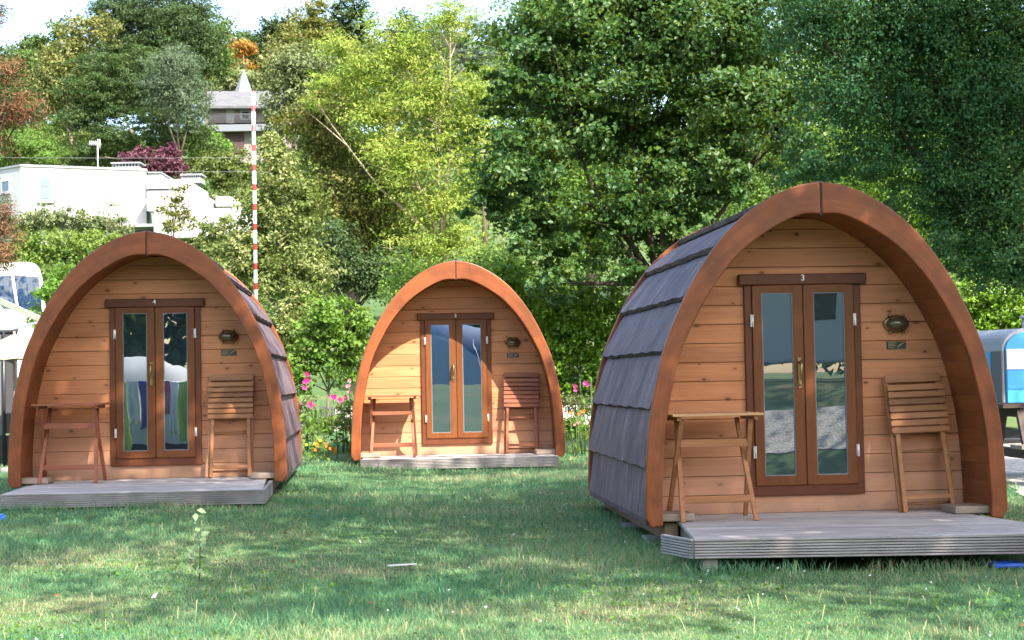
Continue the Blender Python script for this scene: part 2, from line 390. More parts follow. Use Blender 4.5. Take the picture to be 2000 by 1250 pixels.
SOF = offset(OUT, lambda z: thick(z) - .014)
ROOF = offset(OUT, lambda z: .040)
_iz = [p.y for p in SOF]; _ix = [p.x for p in SOF]
def hw(z): return float(np.interp(z, _iz, _ix))

def half_ring(A, B, sgn, y0, y1, gap=.006):
    """solid between polylines A (outer) and B (inner) on one side"""
    m = MB(); n = len(A)
    a = [(sgn * max(p.x, gap), p.y) for p in A]; b = [(sgn * max(p.x, gap), p.y) for p in B]
    # rounded foot
    vs = []
    for y in (y0, y1):
        vs += [Vector((x, y, z)) for x, z in a] + [Vector((x, y, z)) for x, z in b]
    fs = []
    for i in range(n - 1):
        fs += [(i, i+1, n+i+1, n+i), (2*n+i, 3*n+i, 3*n+i+1, 2*n+i+1), (i, 2*n+i, 2*n+i+1, i+1), (n+i, n+i+1, 3*n+i+1, 3*n+i)]
    fs += [(0, n, 3*n, 2*n), (n-1, 3*n-1, 4*n-1, 2*n-1)]
    m.add(vs, fs); return m

def text_mesh(body, size, mat, parent, loc, name='number'):
    cu = bpy.data.curves.new(name, 'FONT'); cu.body = body; cu.size = size; cu.align_x = 'CENTER'; cu.align_y = 'CENTER'; cu.extrude = .0015; cu.offset = size * .012
    t = bpy.data.objects.new('tmp_text', cu); COL.objects.link(t)
    me = bpy.data.meshes.new_from_object(t.evaluated_get(bpy.context.evaluated_depsgraph_get()))
    bpy.data.objects.remove(t); bpy.data.curves.remove(cu)
    me.transform(Matrix.Rotation(R(90), 4, 'X')); me.transform(Matrix.Translation(loc)); me.name = name; me.materials.clear()
    return link_mesh(name, me, mat, parent)

M['bead'] = plain('pale_glazing_bead', (.16, .17, .18), .5)
M['gold'] = plain('gold_print', (.42, .31, .10), .4, .3)
def make_pod(loc, rz, number, label, glass):
    root = empty('camping_pod', loc, rz, label, 'camping pod', 'wooden camping pods on the lawn')
    rnd = random.Random(int(number))
    for y0, nm in ((0, 'front_arch'), (PL - .06, 'rear_arch')):
        for sg in (-1, 1):
            A = [p.copy() for p in OUT]; B = [p.copy() for p in INN]
            A[0].x -= .0; B[0].y += .0
            A[0] = Vector((PW - .035, -.012)); A.insert(1, Vector((PW, .05))); B.insert(1, Vector((B[0].x, .05)))
            if nm == 'front_arch':      # the two boards dip in a rounded lip where they meet
                for q in B:
                    if q.x < .15: q.y -= .020 * (1 - q.x / .15) ** 1.2
            half_ring(A, B, sg, y0, y0 + .06).build(nm, M['arch'], root, .009, 2)
    MB().box(-.0055, .0055, .010, .055, INN[-1].y - .03, PH - .012).build('arch_joint', M['gap'], root)
    # planked front wall
    m = MB(); z = .02; P = .14
    while z < INN[-1].y:
        z1 = min(z + P - .0035, SOF[-1].y - .01)
        if z1 - z > .03:
            zs = np.linspace(z, z1, 5); poly = [(-hw(q), q) for q in zs] + [(hw(q), q) for q in zs[::-1]]
            m.prism(poly, WALL, WALL + .022)
        z += P
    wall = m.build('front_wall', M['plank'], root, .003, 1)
    zs = np.linspace(.0, SOF[-1].y - .005, 24)
    MB().prism([(-hw(q), q) for q in zs] + [(hw(q), q) for q in zs[::-1]], WALL + .020, WALL + .04).build('wall_backing', M['gap'], root)
    zs = np.linspace(.0, SOF[-1].y - .005, 24)
    MB().prism([(-hw(q), q) for q in zs] + [(hw(q), q) for q in zs[::-1]], PL - .10, PL - .07).build('rear_wall', M['plank'], root)
    # soffit boards under the overhang
    m = MB()
    pts = [Vector((p.x, p.y)) for p in SOF]; L = [0]
    for a, b in zip(pts, pts[1:]): L.append(L[-1] + (b - a).length)
    def along(d):
        d = min(max(d, 0), L[-1]); return Vector((np.interp(d, L, [p.x for p in pts]), np.interp(d, L, [p.y for p in pts])))
    nb = 22
    for sg in (-1, 1):
        for k in range(nb):
            a = along(L[-1] * k / nb + .0008); b = along(L[-1] * (k + 1) / nb - .0008); d = (b - a).normalized(); n = Vector((d.y, -d.x)) * .016
            m.add([(sg*a.x, .05, a.y), (sg*b.x, .05, b.y), (sg*b.x, WALL + .01, b.y), (sg*a.x, WALL + .01, a.y),
                   (sg*(a+n).x, .05, (a+n).y), (sg*(b+n).x, .05, (b+n).y), (sg*(b+n).x, WALL + .01, (b+n).y), (sg*(a+n).x, WALL + .01, (a+n).y)],
                  [(0,1,2,3), (4,7,6,5), (0,4,5,1), (1,5,6,2), (2,6,7,3), (3,7,4,0)])
    m.build('soffit', M['soffit'], root)
    # roof: seven overlapping courses each side, with a thick ragged lip
    R_ = [Vector((p.x, p.y)) for p in ROOF]; LR = [0]
    for a, b in zip(R_, R_[1:]): LR.append(LR[-1] + (b - a).length)
    def ra(d, off):
        d0 = min(max(d, 0), LR[-1]); p = Vector((np.interp(d0, LR, [q.x for q in R_]), np.interp(d0, LR, [q.y for q in R_])))
        e = .02; a = Vector((np.interp(max(d0-e, 0), LR, [q.x for q in R_]), np.interp(max(d0-e, 0), LR, [q.y for q in R_]))); b = Vector((np.interp(min(d0+e, LR[-1]), LR, [q.x for q in R_]), np.interp(min(d0+e, LR[-1]), LR, [q.y for q in R_])))
        t = (b - a).normalized(); return p + Vector((t.y, -t.x)) * off
    body, lip = MB(), MB(); nc = 7; top = LR[-1] - .05; y0, y1 = .062, PL - .062; ny = 46
    for sg in (-1, 1):
        for k in range(nc):
            a, b = top * k / nc, min(top * (k + 1) / nc + .03, top)
            rows = [(a + .004, -.010), (a - .010, .016), (a - .007, .047), (a + .05, .040), (a + (b-a) * .4, .022), (a + (b-a) * .75, .008), (b, -.006)]
            if k == 0: rows = [(a, .006), (a, .030), (a + .01, .034)] + rows[3:]
            vs = []
            for j in range(ny + 1):
                y = y0 + (y1 - y0) * j / ny; w_ = rnd.gauss(0, .0012) + (.0035 if (j // 4) % 2 else -.0025)
                for ri, (d, o) in enumerate(rows):
                    p = ra(d + (w_ if ri < 3 else 0), o + (w_ * .3 if ri in (1, 2) else 0)); vs.append((sg * p.x, y, p.y))
            nr = len(rows)
            body.add(vs, [(j*nr+i, j*nr+i+1, (j+1)*nr+i+1, (j+1)*nr+i) for j in range(ny) for i in range(nr - 1)], False)
            body.add(vs[:nr], [tuple(range(nr))]); body.add(vs[-nr:], [tuple(range(nr))[::-1]])
            if k:
                path = [(sg * ra(a - .008, .012).x, y0 + (y1 - y0) * j / 30, ra(a - .008, .012).y + rnd.gauss(0, .004)) for j in range(31)]
                lip.tube(path, [.006 + abs(rnd.gauss(0, .004)) for _ in path], 6)
    body.build('roof', M['roof'], root); 
    lip.build('mossy_lip', M['moss'], root)
    rc = MB()
    for k in range(9):
        y = y0 + (y1 - y0) * k / 9; ye = y + (y1 - y0) / 9 + .02; zt = ROOF[-1].y
        prof = [(-.19, zt - .06), (-.10, zt + .012), (0, zt + .036), (.10, zt + .012), (.19, zt - .06)]
        top_ = [(x, y, z + .022) for x, z in prof] + [(x, min(ye, y1), z + .004) for x, z in prof]; bot = [(x, y, z) for x, z in prof] + [(x, min(ye, y1), z - .02) for x, z in prof]
        rc.add(top_ + bot, [(i, i+1, i+6, i+5) for i in range(4)] + [(10+i, 15+i, 16+i, 11+i) for i in range(4)] + [(i, 10+i, 11+i, i+1) for i in range(4)] + [(5+i, 6+i, 16+i, 15+i) for i in range(4)] + [(0, 5, 15, 10), (4, 14, 19, 9)])
    rc.build('ridge_cap', M['roof'], root)
    # base
    for sg in (-1, 1):
        MB().box(sg*1.10 - .05, sg*1.10 + .05, .14, PL - .05, -.115, .012).build('base_beam', M['beam'], root, .006)
        MB().box(sg*1.075 - .13, sg*1.075 + .13, .075, .36, .022, .075).build('sill_block', M['sill'], root, .006)
        for yy in (.5, 1.5, 2.6):
            MB().box(sg*1.12 - .12, sg*1.12 + .12, yy - .10, yy + .10, -.24, -.117).build('footing_stone', M['stone'], root, .01)
    # casing and doors
    yc = WALL - .028
    cs = MB(); cs.box(-.44, -.386, yc, WALL + .004, .149, 1.70).box(.386, .44, yc, WALL + .004, .149, 1.70).box(-.386, .386, yc, WALL + .004, .149, .222)
    cas = cs.build('door_casing', M['casing'], root, .004)
    lint = MB().box(-.4825, .4825, yc - .022, WALL + .004, 1.703, 1.785).build('lintel', M['casing'], cas, .008)
    text_mesh(number, .062, M['white_paint'], cas, (.0, yc - .0245, 1.752), 'door_number')
    for sg in (-1, 1):
        d = MB(); a0, a1 = .0025, .384; g0, g1, zb, zt, z0, z1 = .078, .314, .292, 1.645, .224, 1.700; y0_, y1_ = yc - .012, yc + .02
        def bx(xa, xb, za, zb_): d.box(min(sg*xa, sg*xb), max(sg*xa, sg*xb), y0_, y1_, za, zb_)
        bx(a0, g0, z0, z1); bx(g1, a1, z0, z1); bx(g0, g1, z0, zb); bx(g0, g1, zt, z1)
        door = d.build('door', M['door'], root, .004)
        bd = MB()
        for xa, xb, za, zb_ in ((g0, g0 + .008, zb, zt), (g1 - .008, g1, zb, zt), (g0 + .008, g1 - .008, zb, zb + .008), (g0 + .008, g1 - .008, zt - .008, zt)):
            bd.box(min(sg*xa, sg*xb), max(sg*xa, sg*xb), y0_ + .006, y1_ - .002, za, zb_)
        bd.build('glazing_bead', M['bead'], door)
        MB().box(min(sg*g0, sg*g1), max(sg*g0, sg*g1), y0_ + .014, y0_ + .02, zb, zt).build('glass_pane', glass, door)
        for zh in (1.44, .47):
            h = MB(); h.box(sg*.388 - .011, sg*.388 + .011, y0_ - .006, y0_ - .001, zh - .045, zh + .045); h.tube([(sg*.386, y0_ - .008, zh - .045), (sg*.386, y0_ - .008, zh + .045)], .006, 8)
            h.build('hinge', M['steel'], door)
        if sg < 0:
            hd = MB(); hd.box(-.052, -.024, y0_ - .008, y0_, .935, 1.165); hx = -.038
            hd.tube([(hx, y0_ - .008, 1.13), (hx, y0_ - .045, 1.135), (hx, y0_ - .055, 1.11), (hx - .004, y0_ - .055, 1.04), (hx, y0_ - .05, 1.0)], [.012, .011, .011, .010, .007], 8)
            hd.ball((hx, y0_ - .012, .965), (.010, .008, .012))
            hd.build('door_handle', M['brass'], door, .002)
    # bulkhead lamp
    lx, lz = .712, 1.402
    lb = MB().ball((lx, WALL - .012, lz), (.10, .024, .068), 20, 8)
    lamp = lb.build('wall_lamp', M['brass'], root)
    MB().ball((lx, WALL - .045, lz), (.088, .072, .052), 18, 10).build('lamp_glass', M['brass_dark'], lamp)
    cg = MB()
    for dx in (-.06, .06):
        k = math.sqrt(max(0, 1 - (dx / .1) ** 2))
        cg.tube([(lx + dx, WALL - .02, lz - .062 * k), (lx + dx, WALL - .085 * k, lz - .045 * k), (lx + dx, WALL - .108 * k, lz), (lx + dx, WALL - .085 * k, lz + .045 * k), (lx + dx, WALL - .02, lz + .062 * k)], .0035, 6)
    cg.tube([(lx - .098, WALL - .02, lz), (lx - .085, WALL - .07, lz), (lx, WALL - .112, lz), (lx + .085, WALL - .07, lz), (lx + .098, WALL - .02, lz)], .004, 6)
    for dx in (-.05, .05):
        for dz in (-.062, .062): cg.ball((lx + dx, WALL - .03, lz + dz), (.014, .014, .012), 8, 6)
    cg.build('lamp_cage', M['brass'], lamp)
    px_, pz_ = .713, 1.243
    pl = MB().box(px_ - .074, px_ + .074, WALL - .006, WALL + .002, pz_ - .031, pz_ + .031).build('plaque', M['plate'], root, .003)
    mk = MB()
    sw = [(px_ + .005 + .066 * t, WALL - .008, pz_ - .029 + .052 * (t ** .55)) for t in np.linspace(0, 1, 10)]
    mk.tube(sw, [.0022 + .004 * math.sin(math.pi * i / 9) for i in range(10)], 6)
    for k in range(4): mk.box(px_ - .062, px_ - .062 + (.062, .05, .058, .04)[k], WALL - .008, WALL - .0055, pz_ + .016 - k * .011, pz_ + .0195 - k * .011)
    for za in (-.0305, .028): mk.box(px_ - .07, px_ + .07, WALL - .0085, WALL - .0055, pz_ + za, pz_ + za + .002)
    mk.build('plaque_marking', M['gold'], pl)
    return root

pod3 = make_pod((2.207, 11.123, .268), .0887, '3', 'largest of the wooden arched pods, numbered 3 above its double glass door', M['glass'])
pod4 = make_pod((-3.468, 14.937, .377), .0855, '4', 'wooden arched pod numbered 4, in front of the white house', M['glass_wavy'])
pod5 = make_pod((-.677, 19.152, .358), .0542, '5', 'smallest looking arched pod, numbered 5, with sunlit orange arch edge', M['glass'])

# ------------------------------------------------------------------ decks
def make_deck(pod, xl_b, xl_f, yl, xr_b, xr_f, yr, label, ztop=.018, chamfer=None):
    root = empty('wooden_deck', pod.location, pod.rotation_euler.z, label, 'deck', 'weathered decks in front of the pods')
    zt = ztop; yb = WALL + .015; m = MB(); n = max(3, int(round((yb - (yl + yr) / 2) / .125)))
    for k in range(n):
        def pt(s, t): 
            xa, xb_, ya = (xl_b, xl_f, yl) if s < 0 else (xr_b, xr_f, yr)
            y = yb + (ya - yb) * t
            # between the arch feet the deck stays narrow, in front it widens to its front corners
            u = max(0, min(1, (0 - y) / max(.05, (0 - ya)))) if ya < 0 else 0
            return xa + (xb_ - xa) * u, y
        e = .0028 / (abs(yb - yl) + .01)
        t0, t1 = k / n + e, (k + 1) / n - e
        a, b, c, d = pt(-1, t0), pt(1, t0), pt(1, t1), pt(-1, t1)
        m.add([(*a, zt), (*b, zt), (*c, zt), (*d, zt), (*a, zt - .026), (*b, zt - .026), (*c, zt - .026), (*d, zt - .026)],
              [(0,3,2,1), (4,5,6,7), (0,1,5,4), (1,2,6,5), (2,3,7,6), (3,0,4,7)])
    m.build('deck_boards', M['deck'], root, .003)
    MB().add([(xl_b + .06, yb, zt - .03), (xr_b - .06, yb, zt - .03), (xr_f - .06, yr + .05, zt - .03), (xl_f + .06, yl + .05, zt - .03),
              (xl_b + .06, yb, zt - .10), (xr_b - .06, yb, zt - .10), (xr_f - .06, yr + .05, zt - .10), (xl_f + .06, yl + .05, zt - .10)],
             [(0,3,2,1), (4,5,6,7), (0,1,5,4), (1,2,6,5), (2,3,7,6), (3,0,4,7)]).build('joist_frame', M['post'], root)
    def fascia(a, b, zt_, h=.125):
        m = MB(); a, b = Vector((*a, 0)), Vector((*b, 0)); d = (b - a).normalized(); nrm = Vector((d.y, -d.x, 0)); nr = 7; p = h / nr
        prof = [(0, zt_)]
        for i in range(nr):
            z = zt_ - i * p; prof += [(.012, z - .001), (.012, z - p * .66), (-.006, z - p * .70), (-.006, z - p * .97)]
        prof += [(-.02, zt_ - h), (-.02, zt_)]
        vs = [q + nrm * o + Vector((0, 0, z)) for q in (a, b) for o, z in prof]; k = len(prof)
        m.add(vs, [(i, (i+1) % k, k + (i+1) % k, k + i) for i in range(k)] + [tuple(range(k))[::-1], tuple(range(k, 2*k))])
        m.build('fascia_board', M['fascia'], root)
    fascia((xl_f, yl - .006), (xr_f, yr - .006), zt - .002)
    if chamfer:
        for a, b in chamfer: fascia(a, b, zt - .004)
    return root
def deck_post(root, x, y, h=.22, name='post'):
    MB().box(x - .045, x + .045, y, y + .09, .016 - .127 - h, .016 - .126).build(name, M['post'], root, .004)

dk3 = make_deck(pod3, -1.06, -1.185, -1.07, 1.07, 1.30, -1.36, 'broad grey deck of the largest pod, raised on short posts over dark shade', .018,
                chamfer=[((-1.32, -.70), (-1.20, -1.06))])
deck_post(dk3, -1.08, -1.06, .2); deck_post(dk3, 1.12, -1.33, .2)
dk4 = make_deck(pod4, -1.07, -1.07, -1.22, 1.10, 1.17, -1.36, 'long grey deck close to the grass in front of the pod numbered 4', .018,
                chamfer=[((1.18, -1.36), (1.16, -.10)), ((-1.10, -.05), (-1.085, -1.22))])
deck_post(dk4, -.98, -1.2, .14); deck_post(dk4, 1.02, -1.33, .05)
dk5 = make_deck(pod5, -1.16, -1.18, -.24, 1.16, 1.19, -.30, 'narrow short grey deck of the most distant pod', .018)
deck_post(dk5, -1.08, -.2, .1); deck_post(dk5, 1.0, -.26, .1)

# ------------------------------------------------------------------ folding tables and chairs
def make_table(loc, rz, label, wood_top, wood_leg):
    root = empty('folding_table', loc, rz, label, 'table', 'folding tables on the pod decks')
    t = MB()
    for k in range(6): t.box(-.325, .325, -.225 + k * .076, -.225 + k * .076 + .069, .738, .756)
    t.build('tabletop', wood_top, root, .003)
    MB().box(-.29, -.262, -.2, .2, .708, .7375).build('batten', wood_leg, root, .003); MB().box(.262, .29, -.2, .2, .708, .7375).build('batten', wood_leg, root, .003)
    for sg in (-1, 1):
        MB().bar((sg*.247, -.15, .715), (sg*.285, .20, .0), .020, .034, (1, 0, 0)).build('leg', wood_leg, root, .003)
        MB().bar((sg*.222, .15, .715), (sg*.262, -.20, .0), .020, .034, (1, 0, 0)).build('leg', wood_leg, root, .003)
    def onleg(z, front): t_ = 1 - z / .715; return (.15 - .35 * t_) if front else (-.15 + .35 * t_)
    MB().box(-.245, .245, onleg(.545, False) - .01, onleg(.545, False) + .01, .515, .575).build('stretcher', wood_leg, root, .003)
    MB().box(-.25, .25, onleg(.15, True) - .01, onleg(.15, True) + .01, .125, .175).build('stretcher', wood_leg, root, .003)
    return root
def make_chair(label, ws, wl):
    root = empty('folding_chair', (0, 0, 0), 0, label, 'chair', 'folded chairs leaning beside the doors')
    for k, (za, zb) in enumerate(((.955, 1.015), (.885, .942))):
        MB().box(-.215, .215, -.004, .014, za, zb).build('backrest_slat', ws, root, .003)
    m = MB()
    for k in range(7): m.box(-.222, .222, -.052, -.034, .575 + k * .0525, .575 + k * .0525 + .043)
    m.build('seat', ws, root, .003)
    for sg in (-1, 1):
        MB().box(sg*.185 - .014, sg*.185 + .014, -.034, -.010, .56, .93).build('seat_rail', wl, root, .003)
        MB().bar((sg*.205, .022, 1.0), (sg*.200, -.01, .0), .024, .036, (1, 0, 0)).build('leg', wl, root, .003)
        MB().bar((sg*.172, -.022, .66), (sg*.185, -.055, .0), .022, .034, (1, 0, 0)).build('leg', wl, root, .003)
    MB().tube([(-.17, -.032, .445), (.17, -.032, .445)], .010, 8).build('rung', wl, root)
    MB().box(-.185, .185, -.058, -.038, .085, .118).build('rung', wl, root, .003)
    MB().tube([(-.2, -.004, .06), (.2, -.004, .06)], .010, 8).build('rung', wl, root)
    return root
def pod_pt(pod, x, y, z): return pod.matrix_basis @ Vector((x, y, z)) if False else (Matrix.Translation(pod.location) @ Matrix.Rotation(pod.rotation_euler.z, 4, 'Z')) @ Vector((x, y, z))
make_table(pod_pt(pod3, -.78, .22, .019), pod3.rotation_euler.z + R(1), 'pale edged folding table at the left of the glass door numbered 3', M['teak_pale'], M['teak'])
make_table(pod_pt(pod4, -.762, .26, .019), pod4.rotation_euler.z, 'dull brown folding table on the deck beside the door numbered 4', M['teak_red'], M['teak_red'])
make_table(pod_pt(pod5, -.80, .28, .019), pod5.rotation_euler.z, 'orange brown folding table on the deck of the most distant pod', M['teak_red'], M['teak_red'])  # redder legs put the warm sunlight on this table into their colour
def put_chair(pod, x, y, lean, tilt, turn, label, ws, wl):
    c = make_chair(label, ws, wl)
    c.matrix_world = Matrix.Translation(pod_pt(pod, x, y, .021)) @ Matrix.Rotation(pod.rotation_euler.z + turn, 4, 'Z') @ Matrix.Rotation(-lean, 4, 'X') @ Matrix.Rotation(tilt, 4, 'Y')
    return c
put_chair(pod3, .835, .36, R(8.5), R(-1.2), R(3), 'crooked folded chair with honey brown slats against the wall numbered 3', M['teak'], M['teak'])
put_chair(pod4, .735, .40, R(8), R(0), 0, 'folded slatted chair standing straight beside the door numbered 4', M['teak'], M['teak'])
put_chair(pod5, .79, .40, R(8), R(1), 0, 'folded reddish chair against the wall of the most distant pod', M['teak_red'], M['teak_red'])
# ------------------------------------------------------------------ foliage
def leaf_verts(C, S, aspect, outward, up=.8, rnd=.8, fold=.25, droop=0.0):
    """two-triangle folded leaves: C centres (n,3), S lengths (n,)"""
    n = len(C)
    nr = outward * .7 + RNG.normal(0, rnd, (n, 3)) + np.array([0, 0, up * .7]); nr /= np.linalg.norm(nr, axis=1)[:, None] + 1e-9
    t = RNG.normal(0, 1, (n, 3)) + np.array([0, 0, -droop]); t -= nr * (t * nr).sum(1)[:, None]; t /= np.linalg.norm(t, axis=1)[:, None] + 1e-9
    b = np.cross(nr, t); S = S[:, None]
    V = np.stack([C - t * S * .5, C + b * S * aspect * .5 + nr * S * fold * aspect - t * S * .05, C + t * S * .5, C - b * S * aspect * .5 + nr * S * fold * aspect - t * S * .05], 1)
    return V
def leaf_mesh(name, Vs, mat, parent=None):
    V = np.concatenate(Vs); n = len(V); b = (np.arange(n) * 4)[:, None]
    F = np.concatenate([b + np.array([0, 1, 2]), b + np.array([0, 2, 3])], 1).reshape(-1, 3)
    return np_mesh(name, V.reshape(-1, 3), F, mat, parent)
def blob_leaves(c, r, n, size, aspect=.6, clump=24, spread=.32, flat=.6, shell=.45, up=.8, rnd=.8, droop=0.0, wild=.12):
    """leaf clumps through an uneven ellipsoid volume"""
    c = np.array(c, float); r = np.array(r, float); n = int(n)
    if n < 4: return np.zeros((0, 4, 3))
    nc = max(5, n // clump)
    d = RNG.normal(0, 1, (nc, 3)); d /= np.linalg.norm(d, axis=1)[:, None]
    lump = 1 + wild * (np.sin(d[:, 0] * 5 + c[0]) + np.sin(d[:, 2] * 6 + c[2]) + np.sin(d[:, 1] * 4.3))
    rad = RNG.uniform(0, 1, nc) ** shell
    cc = d * (rad * lump)[:, None]
    k = RNG.integers(0, nc, n); cs = spread * RNG.uniform(.5, 1.4, nc)
    sg = np.maximum(r.min() * cs[k], size * 1.3)[:, None]
    P = c + cc[k] * r + np.clip(RNG.normal(0, 1, (n, 3)), -2, 2) * sg * np.array([1, 1, flat]) * .6
    S = size * RNG.uniform(.65, 1.35, n)
    return leaf_verts(P, S, aspect, d[k], up, rnd, droop=droop)

LM = {
 'lime': leafmat('linden_leaves', [(.020, .058, .016), (.034, .086, .021), (.085, .130, .022)], .34, .42, .24),
 'horn': leafmat('hornbeam_leaves', [(.022, .088, .036), (.038, .122, .046), (.075, .155, .044)], .36, .5, .25),
 'robinia': leafmat('robinia_leaves', [(.105, .175, .028), (.175, .235, .040), (.31, .30, .085)], .48, .5, .22),
 'maple': leafmat('olive_maple_leaves', [(.060, .078, .018), (.095, .105, .024), (.15, .11, .03)], .38),
 'cream': leafmat('cream_flowering_leaves', [(.08, .125, .026), (.15, .19, .05), (.40, .40, .19)], .38),
 'fresh': leafmat('fresh_shrub_leaves', [(.05, .105, .016), (.085, .155, .024), (.13, .20, .035)], .4),
 'hedge': leafmat('laurel_leaves', [(.06, .13, .010), (.10, .19, .016), (.17, .25, .028)], .42, .4, .4),
 'trim': leafmat('clipped_hedge_leaves', [(.06, .105, .02), (.10, .155, .028), (.135, .17, .045)], .35),
 'greyhedge': leafmat('greyish_hedge_leaves', [(.06, .085, .035), (.10, .125, .055), (.14, .155, .07)], .3),
 'pine': leafmat('dark_pine_needles', [(.020, .046, .013), (.034, .064, .017), (.062, .085, .024)], .2, .5),
 'bluepine': leafmat('blue_pine_needles', [(.036, .062, .034), (.058, .088, .050), (.09, .118, .068)], .2),
 'conifer': leafmat('deep_green_conifer', [(.018, .038, .014), (.030, .055, .018), (.046, .072, .022)], .2),
 'olive': leafmat('light_olive_leaves', [(.085, .098, .03), (.12, .13, .04), (.17, .155, .06)], .35),
 'mid': leafmat('mid_green_leaves', [(.04, .075, .02), (.06, .105, .026), (.085, .13, .035)], .35),
 'orange': leafmat('autumn_orange_leaves', [(.24, .105, .026), (.32, .15, .035), (.18, .14, .035)], .4),
 'willow': leafmat('willow_leaves', [(.10, .125, .05), (.14, .165, .07), (.17, .19, .09)], .35),
 'cedar': leafmat('grey_cedar_needles', [(.06, .085, .07), (.09, .115, .095), (.125, .15, .12)], .15),
 'purple': leafmat('purple_leaves', [(.045, .014, .024), (.075, .024, .040), (.10, .045, .055)], .25, tcol=(.16, .02, .05)),
 'bright': leafmat('bright_green_leaves', [(.055, .125, .016), (.085, .17, .026), (.12, .20, .04)], .42),
 'stone': leafmat('stone_pine_needles', [(.045, .095, .016), (.07, .13, .022), (.10, .155, .032)], .25),
 'brown': leafmat('brown_dead_needles', [(.10, .045, .022), (.16, .075, .038), (.22, .12, .065)], .25, tcol=(.2, .08, .03)),
 'far': leafmat('far_wood_leaves', [(.04, .07, .025), (.065, .095, .035), (.10, .12, .045)], .3),
 'scrub': leafmat('scrub_leaves', [(.055, .085, .02), (.085, .115, .03), (.14, .14, .055)], .35),
}
M['bark'] = wood('grey_bark', (.17, .135, .105), (.08, .06, .045), (9, 9, 1.5), .9, bumpk=.6)
M['dark_bark'] = wood('dark_bark', (.075, .058, .045), (.035, .027, .021), (9, 9, 1.5), .9, bumpk=.6)
M['pale_bark'] = wood('pale_bark', (.34, .28, .20), (.19, .15, .10), (9, 9, 1.5), .85, bumpk=.5)

def px_blob(px, py, rx, ry, D, depth=None, dj=0.0):
    c = at(px, py, D + dj); k = (D + dj) / F_PX
    return c, (rx * k, (depth or .5 * (rx + ry)) * k, ry * k)
def limbs(mb, base, blobs, r0, rng, twig=True, n=7):
    top = Vector((0, 0, 0)); 
    for c, r in blobs: top += Vector(c)
    rmean = sum(r[0] for c, r in blobs) / len(blobs); top /= len(blobs); base = Vector(base); H = top.z - base.z
    fork = base.lerp(Vector((base.x * .6 + top.x * .4, base.y * .6 + top.y * .4, top.z)), .45)
    b0 = base - Vector((0, 0, .3)); mid = base.lerp(fork, .5) + Vector((rng.uniform(-.02, .02) * H, 0, 0))
    mb.tube([b0, base + Vector((0, 0, .04 * H)), mid, fork], [r0 * 1.35, r0 * 1.05, r0 * .9, r0 * .75], 8)
    for bi, (c, r) in enumerate(blobs):
        if len(blobs) > 9 and bi % 3: continue
        c = Vector(c); q = fork.lerp(c, .5) + Vector((rng.uniform(-.1, .1) * r[0], rng.uniform(-.1, .1) * r[1], -.1 * abs(c.z - fork.z)))
        mb.tube([fork, q, c], [r0 * .5, r0 * .28, r0 * .08], 6)
        if twig:
            for k in range(max(1, int(n * min(1, r[0] / (.8 * rmean) - .3)))):
                d = Vector((rng.gauss(0, 1), rng.gauss(0, 1), rng.gauss(.3, .8))).normalized()
                e = c + Vector((d.x * r[0], d.y * r[1], d.z * r[2])) * .9; s0 = q.lerp(c, rng.uniform(.2, .9))
                mb.tube([s0, s0.lerp(e, .5) + Vector((0, 0, .06 * r[2])), e], [r0 * .2, r0 * .12, r0 * .04], 5, False)
def tree(name, label, cat, D, blobs, mat, leaf_px=6, cov=3.2, trunk=None, r0=None, aspect=.6, group=None, bark='bark', depth=None,
         clump=24, spread=.32, flat=.6, shell=.45, up=.8, rnd=.8, droop=0.0, wild=.12, twig=True, size=None, ntw=6, mix=None):
    rng = random.Random(label); wb = []; Vs = []; V2 = []
    size = size or leaf_px * D / F_PX
    for b in blobs:
        px, py, rx, ry = b[:4]; dj = b[4] if len(b) > 4 else rng.uniform(-.25, .25) * (rx + ry) / 2 * D / F_PX
        c, r = px_blob(px, py, rx, ry, D, depth, dj); wb.append((c, r))
        n = cov * math.pi * r[0] * r[2] * 2.0 / (.5 * size * size * aspect)
        if mix:
            V2.append(blob_leaves(c, r, n * mix[1], size, aspect, clump, spread, flat, shell * .7, up, rnd, droop, wild)); n *= 1 - mix[1]
        Vs.append(blob_leaves(c, r, n, size, aspect, clump, spread, flat, shell, up, rnd, droop, wild))
    bx = at(trunk, 700, D).x if trunk is not None else sum(c.x for c, r in wb) / len(wb)
    base = Vector((bx, D, gz(bx, D)))
    root = empty(name, base, 0, label, cat, group)
    inv = np.array(base)
    leaf_mesh('crown', [v - inv for v in Vs], mat, root)
    if mix: leaf_mesh('dry_needles' if mix[2] is None else mix[2], [v - inv for v in V2], mix[0], root)
    if D > 80: r0 = (r0 or .2) * .55; twig = False
    mb = MB(); limbs(mb, base, wb, r0 or .035 * max(2, sum(r[2] for c, r in wb) / len(wb)) * 1.6, rng, twig, ntw)
    mb.v = [tuple(Vector(p) - base) for p in mb.v]; mb.build('trunk', M[bark], root)
    return root
def shrub(name, label, D, blobs, mat, leaf_px=7, cov=3.0, cat='shrub', group=None, **k):
    return tree(name, label, cat, D, blobs, mat, leaf_px, cov, r0=k.pop('r0', .03), group=group, **k)

